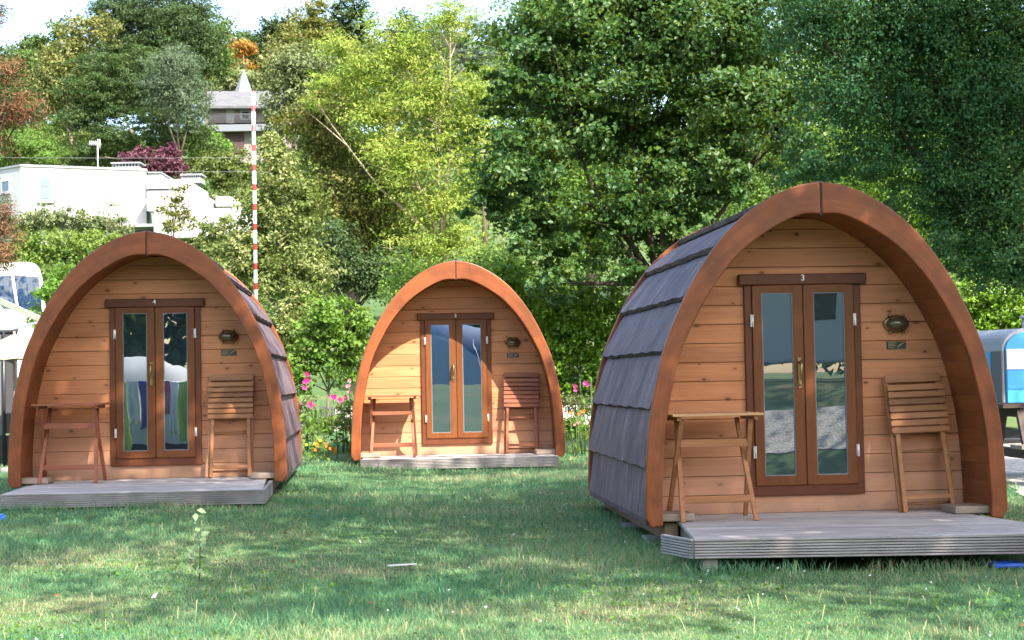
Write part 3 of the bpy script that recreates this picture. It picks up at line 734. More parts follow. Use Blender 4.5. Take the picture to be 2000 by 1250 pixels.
# --- the two big trees behind the pods
tree('linden_tree', 'big dark green linden tree with drooping branches, filling the middle behind the pods', 'tree', 27.5,
     [(1050,110,110,140),(1170,40,140,140),(1320,70,150,150),(1470,60,130,140),(1020,320,100,110),(1150,240,140,130),(1290,270,150,140),(1420,230,130,140),
      (1050,455,95,80),(1180,420,120,100),(1310,420,120,90),(1420,360,100,80),(1075,555,70,45),(960,390,45,70),(1000,190,60,90),(1180,-130,170,120),(1380,-130,190,130),(1240,520,70,45),(1540,200,90,140)],
     LM['lime'], 11, 2.3, trunk=1300, r0=.15, bark='dark_bark', aspect=.75, clump=70, spread=.24, flat=.5, shell=.75, up=.7, rnd=.75, wild=.16, depth=150)
tree('hornbeam_tree', 'tall shaded blue green tree with fine leaves, hanging over the largest pod', 'tree', 19.5,
     [(1600,40,110,110),(1730,60,120,130),(1860,60,120,140),(1985,60,110,140),(1660,190,100,100),(1790,210,115,110),(1920,220,120,130),(2040,240,100,140),
      (1700,310,70,60),(1840,350,110,90),(1960,370,110,110),(1905,480,80,80),(2000,510,90,90),(1840,450,45,50),(1580,330,70,40),(1700,-110,150,100),(1900,-110,180,110)],
     LM['horn'], 8.0, 2.2, trunk=2130, r0=.13, bark='dark_bark', aspect=.6, clump=50, spread=.34, flat=.6, shell=.6, up=.55, rnd=.85, droop=.4, wild=.16, depth=105, ntw=3)
hg = 'laurel bushes forming the hedge behind the pods'
shrub('laurel_hedge', 'tall bright green laurel hedge behind the most distant pod and under the dark linden', 28.5,
      [(1010,600,70,75),(1090,640,75,110),(1160,630,65,110),(1235,660,70,110),(1310,680,70,110),(1060,740,80,60),(1180,740,80,60),(985,560,45,50)], LM['hedge'], 9, 2.4, 'hedge', aspect=.65, shell=.5, depth=40, r0=.05)
shrub('laurel_hedge', 'bright laurel hedge standing behind the blue trailer', 27,
      [(1790,590,80,90),(1880,600,80,80),(1960,600,80,80),(2040,610,70,90),(1830,680,80,70),(1930,690,80,70),(2020,700,80,70)], LM['hedge'], 9, 2.4, 'hedge', aspect=.65, shell=.5, depth=40, r0=.05)
# bright trees seen through the gaps of the big crowns
for lb, D, bl, mt in (('sunlit green tree glimpsed through the branches of the dark linden', 46, [(1060,200,130,150),(1220,330,150,150),(1120,430,130,120),(1270,70,180,150),(1090,40,120,120)], 'fresh'),
                      ('sunlit tree showing in gaps between linden and shaded tree', 44, [(1480,180,150,170),(1640,300,150,130),(1500,420,130,110)], 'fresh'),
                      ('yellow green tree showing through gaps above the largest pod', 47, [(1720,330,150,130),(1860,420,140,120),(1700,460,120,100),(1800,120,170,140),(1960,160,150,160),(1650,120,120,140)], 'hedge')):
    tree('sunlit_tree', lb, 'tree', D, bl, LM[mt], 7, 1.5, r0=.18, group='sunlit trees beyond the big crowns')

# --- middle ground, from the barrier to the linden
tree('robinia_tree', 'light yellow green feathery robinia with pale bare limbs showing', 'tree', 41,
     [(880,40,60,55),(775,95,85,80),(700,140,75,50),(850,180,110,75),(740,225,105,70),(905,255,75,70),(800,310,110,75),(860,400,100,70),(870,480,85,60),(800,500,70,60),(935,190,45,50),(640,165,55,28),(615,200,40,20),(660,90,60,35),(940,330,40,60),(930,560,60,50)],
     LM['robinia'], 8, 1.15, trunk=880, r0=.11, aspect=.36, bark='pale_bark', clump=22, spread=.30, flat=.45, shell=.7, up=.9, droop=.7, wild=.2, depth=70, ntw=9)
tree('hazel_tree', 'olive brown maple between the cream shrub and the yellow green robinia', 'tree', 43,
     [(640,290,70,70),(690,400,95,95),(600,235,55,45),(740,340,70,70),(680,500,85,70),(760,450,70,70),(650,210,50,40)], LM['maple'], 7.5, 2.2, trunk=690, r0=.2, aspect=.6)
tree('flowering_shrub', 'tall shrub with pale cream leaf tips beside the striped barrier pole', 'shrub', 31,
     [(545,330,55,55),(525,400,70,60),(565,470,70,70),(500,500,60,50),(595,400,45,65),(610,530,55,60),(465,480,38,42),(540,545,60,50),(450,540,45,45),(530,285,35,30)], LM['cream'], 8.5, 2.1, trunk=560, r0=.07, clump=14, spread=.28, wild=.2)
shrub('leafy_shrub', 'fresh green broad leaved shrub in the flower bed between two pods', 25.5,
      [(640,610,55,55),(670,690,55,60),(610,660,45,50),(700,640,40,55),(580,720,45,50)], LM['fresh'], 10, 2.1, aspect=.7, r0=.03)
shrub('pale_shrub', 'pale yellow green shrub just behind the pod numbered 4', 27, [(560,630,45,50),(590,590,40,40),(575,690,40,50)], LM['cream'], 8, 2.2)
shrub('lower_shrub', 'sunlit shrub low behind the most distant pod', 33, [(820,560,90,60),(900,580,80,60),(960,540,60,60),(1000,520,50,40)], LM['fresh'], 7, 2.0)
tree('gap_shade_foliage', 'dark shady tree over the gap behind the leafy shrub', 'tree', 36, [(665,520,60,50),(720,545,55,45),(640,470,60,50),(760,520,50,40)], LM['conifer'], 7, 2.2, trunk=680, r0=.16)  # dark foliage stands in for the deep shade inside this gap
shrub('bank_shrub', 'green shrub at the edge of the far sunny lawn', 38, [(600,560,60,50),(560,600,60,50)], LM['mid'], 7, 2.0)

# --- left edge
tree('scots_pine', 'pine branches with brown dying needles at the edge of the campsite', 'tree', 17.5,
     [(10,190,55,60),(55,215,42,28),(-40,240,70,70),(20,140,35,25),(5,420,22,40),(8,510,24,36),(-50,450,60,90),(-10,30,30,24),(-60,90,60,60),(30,465,14,14)], LM['pine'], 11, 1.5, trunk=-130, r0=.08, aspect=.14, clump=30, spread=.3, flat=.8, up=.2, rnd=1, mix=(LM['brown'], .62, None), ntw=2)
tree('stone_pine', 'rounded bright green pine above the flat roof of the white house', 'tree', 84, [(30,280,70,42),(85,300,45,30),(-30,300,60,45)], LM['stone'], 7, 2.6, r0=.25, aspect=.2, rnd=.5, up=1.2)
tree('black_pine', 'broad dark pine in flat layers on the slope above the white house', 'tree', 94,
     [(215,215,80,35),(170,170,70,35),(265,165,85,35),(310,235,75,32),(235,275,95,28),(335,275,60,32),(200,125,60,35),(285,120,55,30),(150,230,45,30),(160,300,60,26),(380,250,35,25)], LM['pine'], 7, 2.0, trunk=300, r0=.32, aspect=.25, flat=.35, spread=.25, clump=30, bark='pale_bark', depth=60)
tree('blue_pine', 'rounded blue grey pine at the side of the dark layered pine', 'tree', 90, [(340,130,60,45),(365,190,48,50),(320,170,50,45),(372,228,24,30)], LM['bluepine'], 7, 2.0, r0=.28, aspect=.22, flat=.5, spread=.25)
tree('tall_conifer', 'tallest deep green conifer rising to the top of the picture on the hill', 'tree', 108,
     [(300,30,90,60),(250,70,80,60),(350,60,70,60),(300,110,100,50),(230,20,60,40),(300,-40,90,50),(390,90,50,45),(380,20,45,45)], LM['conifer'], 7, 2.2, r0=.4, aspect=.28, flat=.4, spread=.25)
tree('ash_tree', 'light olive leaved tree on the hill beside the tall conifer', 'tree', 104, [(150,70,42,42),(120,120,55,45),(195,55,35,35),(130,170,60,40),(90,180,45,40)], LM['olive'], 7, 2.0, r0=.3)
tree('oak_tree', 'dark leafy tree on the hill beside the open sky', 'tree', 112, [(75,130,50,45),(60,185,55,45),(80,75,30,18),(20,190,50,45),(110,60,22,25),(-20,230,60,50)], LM['mid'], 7, 1.9, r0=.3, wild=.2)
tree('oak_tree', 'green leafy tree on the hill directly behind the chapel roof side of the tall conifer', 'tree', 120, [(415,60,40,45),(400,120,45,50),(430,110,30,40),(360,110,40,50)], LM['mid'], 7, 2.0, r0=.3)
tree('autumn_tree', 'orange autumn tree on the hill behind the pointed turret', 'tree', 146, [(455,92,42,26),(440,115,36,20),(485,90,22,16),(460,135,40,26)], LM['orange'], 7, 2.0, r0=.25)
tree('willow_tree', 'pale willow green tree beside the turret roof', 'tree', 143, [(435,150,42,32),(415,175,30,25),(475,155,30,30),(440,190,40,30)], LM['willow'], 7, 2.2, r0=.25, droop=.8)
sk = 'trees along the hill crest'
for i, (lb, px, py, rx, ry, mt, D) in enumerate((
        ('dark round crest tree above the orange autumn tree', 535, 62, 40, 36, 'conifer', 158), ('olive crest tree right of the dark round one', 585, 55, 38, 40, 'olive', 155),
        ('brownish crest tree reaching up into the bright sky', 612, 32, 32, 38, 'maple', 150), ('dark tall crest tree behind the robinia top', 680, 15, 34, 40, 'conifer', 152),
        ('mid green crest tree lowest in the gap of the sky', 485, 90, 34, 34, 'mid', 160), ('bluish crest tree between robinia branches', 790, 55, 40, 34, 'bluepine', 165),
        ('soft green crest tree beside the grey cedar', 835, 85, 46, 44, 'mid', 160), ('yellowish crest tree behind the turret', 560, 100, 45, 40, 'olive', 148))):
    tree('crest_tree', lb, 'tree', D, [(px, py, rx, ry), (px - rx*.5, py + ry*.9, rx, ry), (px + rx*.6, py + ry, rx, ry*.9)], LM[mt], 6.5, 2.0, r0=.35, group=sk, twig=False)
tree('cedar_tree', 'grey green cedar with flat tiers beside the dark linden crown', 'tree', 121, [(905,48,50,14),(890,78,58,14),(925,105,60,15),(895,135,60,15),(930,165,55,14),(900,195,60,16),(960,60,40,14),(960,135,45,15)], LM['cedar'], 6, 1.8, r0=.35, aspect=.3, flat=.25, spread=.4, depth=50)
tree('plane_tree', 'grey green tree partly covering the turreted house', 'tree', 122, [(565,145,60,50),(600,120,50,45),(550,205,42,45),(600,190,55,55),(545,255,35,40)], LM['greyhedge'], 7, 2.0, r0=.3)
# hillside fill
wd = 'leafy trees on the wooded hillside'
for i, (lb, px, py, rx, ry, mt, D) in enumerate((
        ('dark hillside tree behind the grey green tree', 640, 160, 70, 60, 'mid', 140), ('hillside tree behind the upper robinia branches', 760, 170, 90, 70, 'far', 145),
        ('hillside tree low behind the grey cedar', 880, 250, 90, 70, 'far', 128), ('hillside tree behind the olive maple', 660, 300, 80, 70, 'mid', 105),
        ('hillside tree behind the robinia trunk', 800, 380, 110, 80, 'mid', 90), ('leafy tree left of the stone pine', -30, 230, 60, 60, 'far', 120),
        ('hillside tree under the dark layered pine', 200, 290, 90, 40, 'scrub', 100), ('hillside tree beside the pale pine trunk', 390, 270, 40, 30, 'mid', 105),
        ('hillside tree between cedar and linden', 960, 330, 60, 90, 'mid', 85), ('hillside tree above the oak by the sky', 40, 250, 60, 30, 'mid', 118), ('hillside tree behind the trunk of the dark layered pine', 120, 245, 70, 40, 'mid', 122),
        ('hillside tree past the shaded hornbeam', 2140, 300, 110, 120, 'mid', 58), ('hillside tree beyond the trailer hedge', 2280, 420, 110, 90, 'scrub', 62), ('hillside tree high above the trailer', 2230, 140, 130, 110, 'far', 80),
        ('hillside tree outermost past the hornbeam', 2430, 300, 130, 130, 'mid', 70), ('hillside tree low beside the gravel path end', 2380, 560, 110, 70, 'fresh', 48), ('hillside tree left of the stone pine and oak', -230, 330, 110, 90, 'mid', 90), ('hillside tree above the house hedge corner', -180, 480, 90, 70, 'scrub', 62))):
    tree('hillside_tree', lb, 'tree', D, [(px, py, rx, ry), (px - rx*.6, py + ry*.6, rx*.8, ry*.8), (px + rx*.6, py + ry*.5, rx*.8, ry*.8)], LM[mt], 7, 1.8, r0=.25, group=wd, twig=False)
shrub('purple_plum', 'round dark purple bush above the white house roof', 88, [(270,308,36,24),(320,312,38,28),(345,322,20,22),(300,335,45,20)], LM['purple'], 6.5, 2.4)
shrub('green_bush', 'vivid green bush in front of the turreted house', 112, [(405,275,32,22),(430,290,28,20),(385,300,25,20)], LM['bright'], 6.5, 2.4)
shrub('scrub_bush', 'olive scrub on the slope beside the purple bush', 95, [(400,325,50,28),(445,330,38,36),(380,345,30,22),(430,365,40,26),(480,340,30,40)], LM['scrub'], 6.5, 2.2, twig=False)
shrub('slope_bush', 'deep green bush beside the white terrace', 80, [(395,365,24,18),(410,380,20,14)], LM['mid'], 6.5, 2.4)
shrub('wall_bush', 'brownish dry bush on the terrace wall', 76, [(405,392,28,12),(450,402,18,8)], LM['willow'], 6, 1.6)
tree('sapling', 'thin open young tree in front of the white terrace', 'tree', 58, [(345,395,38,26),(330,420,26,26),(365,420,25,25),(340,445,26,20)], LM['maple'], 7, .75, trunk=337, r0=.07, wild=.3)
tree('sapling', 'wispy almost leafless sapling against the white house wall', 'tree', 60, [(208,415,22,22),(215,395,10,16)], LM['greyhedge'], 5, .25, trunk=210, r0=.03)
shrub('house_hedge', 'upper greyish hedge against the white house wall', 61, [(45,440,40,30),(95,428,45,28),(150,430,50,24),(200,440,40,24),(235,455,25,20)], LM['greyhedge'], 6.5, 2.4, 'hedge')
shrub('house_hedge', 'lower bright green clipped hedge in front of the greyish one', 54, [(50,490,45,38),(110,485,50,40),(170,480,50,38),(225,480,40,30),(110,520,70,30),(200,510,60,30)], LM['trim'], 7, 2.4, 'hedge', up=.4)
shrub('garden_bush', 'leafy green bush just behind the parasol and pod roof', 24, [(105,570,35,45),(85,640,35,40),(125,545,22,22)], LM['bright'], 10, 1.8, aspect=.65)
shrub('garden_bush', 'bush in the gap between the caravan and the clipped hedge', 34, [(30,545,60,40),(120,560,60,45),(180,540,60,50)], LM['mid'], 8, 2.0)
shrub('corner_bush', 'green bush between the cream shrub and the roof of the pod numbered 4', 34, [(430,470,45,50),(400,500,45,40),(480,560,50,50)], LM['scrub'], 7.5, 2.0)

# undergrowth that covers the slope: nobody could count it
def undergrowth():
    n = 52000; y = 32 + 150 * RNG.uniform(0, 1, n) ** 1.2; x = RNG.uniform(-1, 1, n) * (y * .40 + 6)
    keep = ~((np.abs(y - 79) < 12) & (x > -30) & (x < -10)) & ~((y < 62) & (x > -9) & (x < 0)) & ~((np.abs(y - 136) < 14) & (x > -32) & (x < -16))
    x, y = x[keep], y[keep]; n = len(x)
    h = (.3 + .8 * (.5 + .5 * np.sin(x * .9 + 1.3 * np.sin(y * .35)))) * (y / 80) ** .7
    P = np.stack([x, y, ground(x, y) + RNG.uniform(-.1, 1, n) * h], -1)
    V = leaf_verts(P, np.clip(8.5 * y / F_PX, .12, .6) * RNG.uniform(.7, 1.5, n) * 1.3, .6, np.zeros((n, 3)))
    tag(leaf_mesh('undergrowth', [V], LM['scrub']), kind='stuff')
undergrowth()
def farwood():
    Vs = []
    for k in range(46):
        px = -120 + k * 27 + RNG.uniform(-12, 12); D = 172 + RNG.uniform(-8, 14); top = 105 + RNG.uniform(-22, 30)
        for j in range(3):
            c, r = px_blob(px + RNG.uniform(-15, 15), top + j * 38, 34, 34, D); Vs.append(blob_leaves(c, r, 900, .42, .6, 20, .3))
    tag(leaf_mesh('far_wood', Vs, LM['far']), kind='stuff')
farwood()

# --- trees beside and behind the photographer that shade the lawn
def shade_tree(label, base, blobs, n, leaf=.16, r0=.3):
    b = Vector((base[0], base[1], gz(*base))); root = empty('shade_tree', b, 0, label, 'tree', 'broad trees shading the lawn')
    Vs = [blob_leaves(Vector(q[0]) - b, q[1], n * (q[2] if len(q) > 2 else 1) * q[1][0] * q[1][1] / 9, leaf, .7, 30, .34, .5, .55) for q in blobs]; blobs = [q[:2] for q in blobs]
    leaf_mesh('crown', Vs, LM['horn'], root)
    mb = MB(); limbs(mb, b, [(Vector(c), r) for c, r in blobs], r0, random.Random(label), True, 5); mb.v = [tuple(Vector(p) - b) for p in mb.v]; mb.build('trunk', M['bark'], root)
SH = [
 ('broad tree beyond the gravel drive, shading the camper van', (13.5, -4.5), [((9.4,-1.4,9.4),(2.4,2.2,1.7)), ((12.0,-7.2,9.6),(2.8,2.4,1.8)), ((13.2,-2.6,9.8),(2.6,2.6,1.8)), ((9.6,-8.2,9.4),(2.4,2.2,1.6))], 4200),  # added out of view to shade van and grass; crown gap leaves gravel sunlit
 ('broad tree standing off beside the largest pod, crown over the lawn', (7.2, 6.6), [((5.6,4.6,9.0),(3.2,3.0,1.8),1.15), ((2.6,6.6,9.6),(2.8,2.6,1.7)), ((5.2,7.2,8.4),(2.6,2.2,1.5)), ((7.6,5.2,8.2),(2.6,2.4,1.5)), ((8.6,3.2,9.6),(3.0,3.0,1.9)), ((6.4,7.8,9.6),(2.6,2.6,1.6)), ((4.0,2.2,9.6),(2.8,2.4,1.7),.35)], 4600),
 ('broad tree beside the washing rack, crown over the pod numbered 4', (-5.6, 4.5), [((-1.6,6.6,9.4),(2.8,2.8,1.8)), ((.8,7.4,9.2),(2.2,2.2,1.5)), ((.5,9.1,9.9),(2.0,1.8,1.4)), ((-.6,8.2,8.6),(1.8,1.6,1.2)), ((-4.2,4.6,9.6),(2.8,2.8,1.8),.6), ((.6,3.8,10.0),(2.6,2.4,1.6),.3), ((-1.4,9.0,10.0),(2.2,2.0,1.4)), ((-3.0,1.8,9.4),(2.6,2.4,1.6),.4)], 4600),
 ('slender tree beyond the gravel path with thin crown over the lawn', (9.8, 12.5), [((5.4,12.0,9.0),(2.2,1.8,1.3),.7), ((3.4,11.0,9.4),(1.8,1.6,1.2),.6), ((8.6,11.6,9.2),(3.0,2.6,2.0)), ((10.2,10.4,8.2),(2.8,2.6,2.2)), ((12.6,11.0,9.0),(3.0,3.0,2.4)), ((8.8,15.0,11.2),(2.8,2.4,2.0)), ((11.6,15.0,11.0),(2.8,2.4,2.2)), ((10.4,13.0,12.5),(3.0,2.6,1.8))], 3000),
]
for s_ in SH: shade_tree(*s_)
for i, (x, y, h, lb) in enumerate(((-19, -13, 4.6, 'dark tree far behind the washing, mirrored in the left pod glass'), (-11.5, -16, 5.2, 'tall dark tree behind the pale dome tent, mirrored in the glass'), (-4.5, -15, 4.6, 'dark tree behind the blue tent towards the washing'),
        (2.5, -16.5, 5.4, 'dark tree directly behind the blue tent'), (9.5, -14, 5.0, 'dark tree directly behind the camper van'), (16, -12.5, 5.2, 'dark tree past the front of the camper van'), (23, -9, 5.0, 'dark tree beyond the gravel drive'))):
    z = gz(x, y); shade_tree(lb, (x, y), [((x, y, z + h * .72), (4.0, 2.6, h * .62)), ((x - 1.6, y + .5, z + h * .42), (3.0, 2.4, h * .40)), ((x + 1.8, y + .4, z + h * .45), (3.0, 2.4, h * .42))], 1900, .30, .2)


# ------------------------------------------------------------------ grass
def grassmat():
    m, nt, b = new_mat('grass_blades')
    g = N(nt, 'ShaderNodeNewGeometry'); a = noise(nt, coords(nt, (.55, .9, 1), 'Object'), 1, 5, .6)
    r = ramp(nt, [(.12, (.075, .215, .110)), (.42, (.125, .31, .150)), (.60, (.21, .35, .155)), (.76, (.38, .38, .20)), (.92, (.56, .50, .34))])
    nt.links.new(mth(nt, 'ADD', mth(nt, 'MULTIPLY', g.outputs['Random Per Island'], .52), mth(nt, 'MULTIPLY', mth(nt, 'SUBTRACT', a, .27), 1.15)), r.inputs[0])
    nt.links.new(r.outputs[0], b.inputs['Base Color']); b.inputs['Roughness'].default_value = .5; b.inputs['Specular IOR Level'].default_value = .3
    t = N(nt, 'ShaderNodeBsdfTranslucent'); nt.links.new(r.outputs[0], t.inputs[0]); mx = N(nt, 'ShaderNodeMixShader'); mx.inputs[0].default_value = .42
    nt.links.new(b.outputs[0], mx.inputs[1]); nt.links.new(t.outputs[0], mx.inputs[2]); nt.links.new(mx.outputs[0], nt.nodes['Material Output'].inputs[0])
    return m
def grass():
    bands = [(6.3, 8, 8500, .0030, .034), (8, 10, 6000, .0034, .034), (10, 13, 3700, .0042, .036), (13, 18, 2200, .0056, .042), (18, 24, 1200, .0075, .05), (24, 29, 500, .011, .07)]
    allV = []
    # ragged tufts the mower leaves along the decks and pod sides
    tuft = []
    for pod, xa, xb, yf in ((pod3, -1.2, 1.3, -1.2), (pod4, -1.15, 1.25, -1.32), (pod5, -1.2, 1.25, -.30)):
        n = 2600; u = RNG.uniform(0, 1, n); side = RNG.uniform(0, 1, n) < .5
        lx = np.where(side, RNG.choice([-1.24, 1.24], n) + RNG.normal(0, .05, n), xa + (xb - xa) * u); ly = np.where(side, yf + (3.0 - yf) * u, yf + RNG.normal(-.03, .05, n))
        k = np.sin(lx * 5) + np.sin(ly * 4.1) + RNG.normal(0, .7, n) > .9; lx, ly = lx[k], ly[k]
        c, s_ = math.cos(pod.rotation_euler.z), math.sin(pod.rotation_euler.z); tuft.append(np.stack([pod.location.x + c * lx - s_ * ly, pod.location.y + s_ * lx + c * ly], -1))
    tuft = np.concatenate(tuft)
    for y0, y1, den, wd_, h in bands:
        hwid = y1 * .36 + .8; n = int(2 * hwid * (y1 - y0) * den)
        x = RNG.uniform(-hwid, hwid, n); y = RNG.uniform(y0, y1, n)
        # tufts: pull part of the blades together
        tx = np.round(x / .09) * .09 + RNG.normal(0, .02, n); ty = np.round(y / .09) * .09 + RNG.normal(0, .02, n); k = RNG.uniform(0, 1, n) < .35
        x = np.where(k, tx, x); y = np.where(k, ty, y)
        keep = np.ones(n, bool)
        for pod in (pod3, pod4, pod5):
            c, s = math.cos(pod.rotation_euler.z), math.sin(pod.rotation_euler.z); dx, dy = x - pod.location.x, y - pod.location.y
            lx, ly = c * dx + s * dy, -s * dx + c * dy
            keep &= ~((np.abs(lx) < 1.2) & (ly > (-1.24 if pod is not pod5 else -.2)) & (ly < 3.0))
        if y1 > 13: keep &= ~((np.abs(x - (5.6 + (y - 13) * .2)) < 1.2) & (y > 13))
        x, y = x[keep], y[keep]; n = len(x)
        hh = h * RNG.uniform(.45, 1.25, n) * (1 + .5 * np.sin(x * 1.3 + np.sin(y * 1.9)) * np.cos(y * 1.1)); tall = RNG.uniform(0, 1, n) < .006; hh = np.where(tall, hh * 2.4, hh)
        a = RNG.uniform(0, 2 * np.pi, n); ln = RNG.normal(0, .55, (n, 2)) * hh[:, None]
        B = np.stack([x, y, ground(x, y) - .004], -1); wv = np.stack([np.cos(a), np.sin(a), np.zeros(n)], -1) * (wd_ * RNG.uniform(.6, 1.4, n))[:, None] * .5
        mid = B + np.stack([ln[:, 0] * .35, ln[:, 1] * .35, hh * .6], -1); tip = B + np.stack([ln[:, 0], ln[:, 1], hh], -1)
        allV.append(np.stack([B - wv, B + wv, mid + wv * .8, tip, mid - wv * .8], 1))
    n = len(tuft); hh = RNG.uniform(.04, .10, n); a = RNG.uniform(0, 2 * np.pi, n); ln = RNG.normal(0, .4, (n, 2)) * hh[:, None]
    B = np.stack([tuft[:, 0], tuft[:, 1], ground(tuft[:, 0], tuft[:, 1]) - .004], -1); wv = np.stack([np.cos(a), np.sin(a), np.zeros(n)], -1) * .0028
    mid = B + np.stack([ln[:, 0] * .3, ln[:, 1] * .3, hh * .6], -1); tip = B + np.stack([ln[:, 0], ln[:, 1], hh], -1)
    allV.append(np.stack([B - wv, B + wv, mid + wv * .8, tip, mid - wv * .8], 1))
    V = np.concatenate(allV); n = len(V); b = (np.arange(n) * 5)[:, None]
    Fa = np.concatenate([b + np.array(t) for t in ([0, 1, 2], [0, 2, 4], [4, 2, 3])], 1).reshape(-1, 3)
    tag(np_mesh('grass', V.reshape(-1, 3), Fa, grassmat()), kind='stuff')
grass()
# ------------------------------------------------------------------ buildings on the hill
M['render_white'] = plain('white_render', (.40, .40, .395), .8, 0, .05, 1.5)
M['render_pink'] = plain('pinkish_render', (.27, .225, .215), .85, 0, .08, 1.5)
M['coping'] = plain('grey_coping', (.26, .27, .29), .7)
M['band'] = plain('slate_grey_band', (.16, .175, .20), .7)
M['garage'] = plain('dark_garage_door', (.060, .030, .028), .6)
M['shutter'] = plain('pale_shutter', (.42, .42, .43), .6)
M['win'] = glassmat('house_window', 0, .12, (.035, .06, .11))
M['win_dark'] = glassmat('house_window_dark', 0, .2, (.04, .06, .08))
M['slate'] = wood('lichen_slate', (.125, .13, .14), (.075, .078, .084), (2, 2, 2.5), .85, var=.1, bumpk=.4, blotch=(.16, .15, .14))
M['turret'] = plain('grey_turret_slate', (.16, .165, .175), .7, 0, .2, 3)
M['rail'] = plain('iron_railing', (.09, .09, .10), .6)
M['rust'] = plain('rusty_finial', (.22, .10, .055), .7)
def P(px, py, D, root): return at(px, py, D) - root.location
def pbox(mb, root, x0, y0, x1, y1, D, depth):
    """box whose front stands at depth D where the photo shows the rectangle"""
    a, b = P(x0, y1, D, root), P(x1, y0, D, root); return mb.box(a.x, b.x, D - root.location.y, D - root.location.y + depth, a.z, b.z)
def plan_prism(mb, pts, z0, z1):
    n = len(pts); vs = [(x, y, z0) for x, y in pts] + [(x, y, z1) for x, y in pts]
    return mb.add(vs, [tuple(range(n))[::-1], tuple(range(n, 2*n))] + [(i, (i+1) % n, (i+1) % n + n, i + n) for i in range(n)])

c0 = at(40, 325, 70); hx = at(160, 460, 72).x
wh = empty('white_house', (hx, 72, gz(hx, 72)), 0, 'long flat roofed white house with stepped terraces on the slope', 'house')
z_top = at(40, 325, 70).z - wh.location.z; z_bot = at(240, 440, 71.6).z - wh.location.z
pl = [P(40, 325, 70, wh), P(285, 330, 72.2, wh)]
f0, f1 = pl; l0 = P(-90, 330, 73.5, wh)
plan = [(f0.x, f0.y), (f1.x, f1.y), (f1.x - 1.5, f1.y + 8), (l0.x + 1, l0.y + 8), (l0.x, l0.y)]
plan_prism(MB(), plan, z_bot, z_top).build('wall', M['render_white'], wh)
cx_ = sum(p[0] for p in plan) / 5; cy_ = sum(p[1] for p in plan) / 5
ex = [(cx_ + (x - cx_) * 1.012, cy_ + (y - cy_) * 1.012) for x, y in plan]
plan_prism(MB(), ex, z_top + .002, z_top + .09).build('roof_coping', M['coping'], wh)
sh = [(cx_ + (x - cx_) * .86, cy_ + (y - cy_) * .86) for x, y in plan]
plan_prism(MB(), sh, -.6, z_bot - .002).build('ground_floor_wall', M['render_white'], wh)
def wall_window(name, x0, y0, x1, y1, a, b, mat):
    """window on the facade running from a to b (plan points)"""
    def on(px, py):
        d = (at(px, py, 10) - Vector((0, 0, CAM_H))); A = Vector((a[0] + wh.location.x, a[1] + wh.location.y)); B = Vector((b[0] + wh.location.x, b[1] + wh.location.y)); e = B - A
        # ray (x = d.x k, y = d.y k) meets the facade line
        k = (A.x * e.y - A.y * e.x) / (d.x * e.y - d.y * e.x); return Vector((d.x * k, d.y * k, CAM_H + d.z * k)) - wh.location
    p, q = on(x0, y1), on(x1, y0); e = (q - p); e.z = 0; e.normalize(); n = Vector((e.y, -e.x, 0))
    fr = MB()
    def slab(mb, s0, s1, z0, z1, o0, o1):
        vs = [p + e * s + n * o + Vector((0, 0, z - p.z)) for z in (z0, z1) for s, o in ((s0, o0), (s1, o0), (s1, o1), (s0, o1))]
        mb.add(vs, [(0,3,2,1), (4,5,6,7), (0,1,5,4), (1,2,6,5), (2,3,7,6), (3,0,4,7)])
    L = Vector((q.x - p.x, q.y - p.y)).length; z0, z1 = p.z, q.z; t = .07
    slab(fr, 0, t, z0, z1, .01, .05); slab(fr, L - t, L, z0, z1, .01, .05); slab(fr, t, L - t, z0, z0 + t, .01, .05); slab(fr, t, L - t, z1 - t, z1, .01, .05)
    w_ = fr.build('window', M['shutter'], wh)
    g = MB(); slab(g, t, L - t, z0 + t, z1 - t, .012, .03); g.build('pane', mat, w_)
    s = MB(); slab(s, -.08, L + .08, z0 - .07, z0 - .002, .01, .10); s.build('sill', M['render_white'], w_)
wall_window('window', 75, 346, 100, 393, plan[0], plan[1], M['win'])
wall_window('window', 3, 350, 20, 378, plan[4], plan[0], M['win'])
for x0, y0, x1, y1, D, dp in ((286, 338, 313, 368, 73, 5), (286, 350, 366, 380, 72, 5), (286, 369, 382, 412, 71, 5.5), (300, 406, 470, 466, 68, 4), (421, 383, 450, 404, 75, 3)):
    pbox(MB(), wh, x0, y0, x1, y1, D, dp).build('terrace', M['render_white'], wh, .03)
for x0, y0, x1, y1, D, dp in ((284, 335, 314, 338, 72.9, 5), (284, 366.5, 350, 369, 70.9, 3)):
    pbox(MB(), wh, x0, y0, x1, y1, D, dp).build('terrace_coping', M['coping'], wh)
pbox(MB(), wh, 236, 437, 302, 443, 69.5, 3).build('canopy', M['render_white'], wh)
a = P(241, 443, 69.6, wh); MB().tube([(a.x, a.y + .1, a.z), (a.x, a.y + .1, -.4)], .05).build('canopy_post', M['coping'], wh)
for x0, y0, x1, y1, D in ((216, 316, 274, 329, 76), (352, 339, 394, 351, 77)):
    m = MB(); pbox(m, wh, x0, y0, x1, y0 + 3.5, D, 1.2); pbox(m, wh, x0 + 2, y1 - 4, x1 - 2, y1 + 6, D + .05, 1.1)
    for k in range(9): xx = x0 + 3 + (x1 - x0 - 8) * k / 8; pbox(m, wh, xx, y0 + 3.4, xx + 2, y1 - 3.9, D + .1, .06)
    m.build('roof_vent', M['coping'], wh)
ant = empty('tv_antenna', at(191, 326, 73.5), 0, 'white television antenna with short bars on the flat white roof', 'antenna')
MB().tube([(0, 0, -.3), (0, 0, 1.15)], .03).build('mast', M['shutter'], ant)
m = MB(); m.tube([(-.38, -.1, 1.08), (.12, .1, 1.12)], .025)
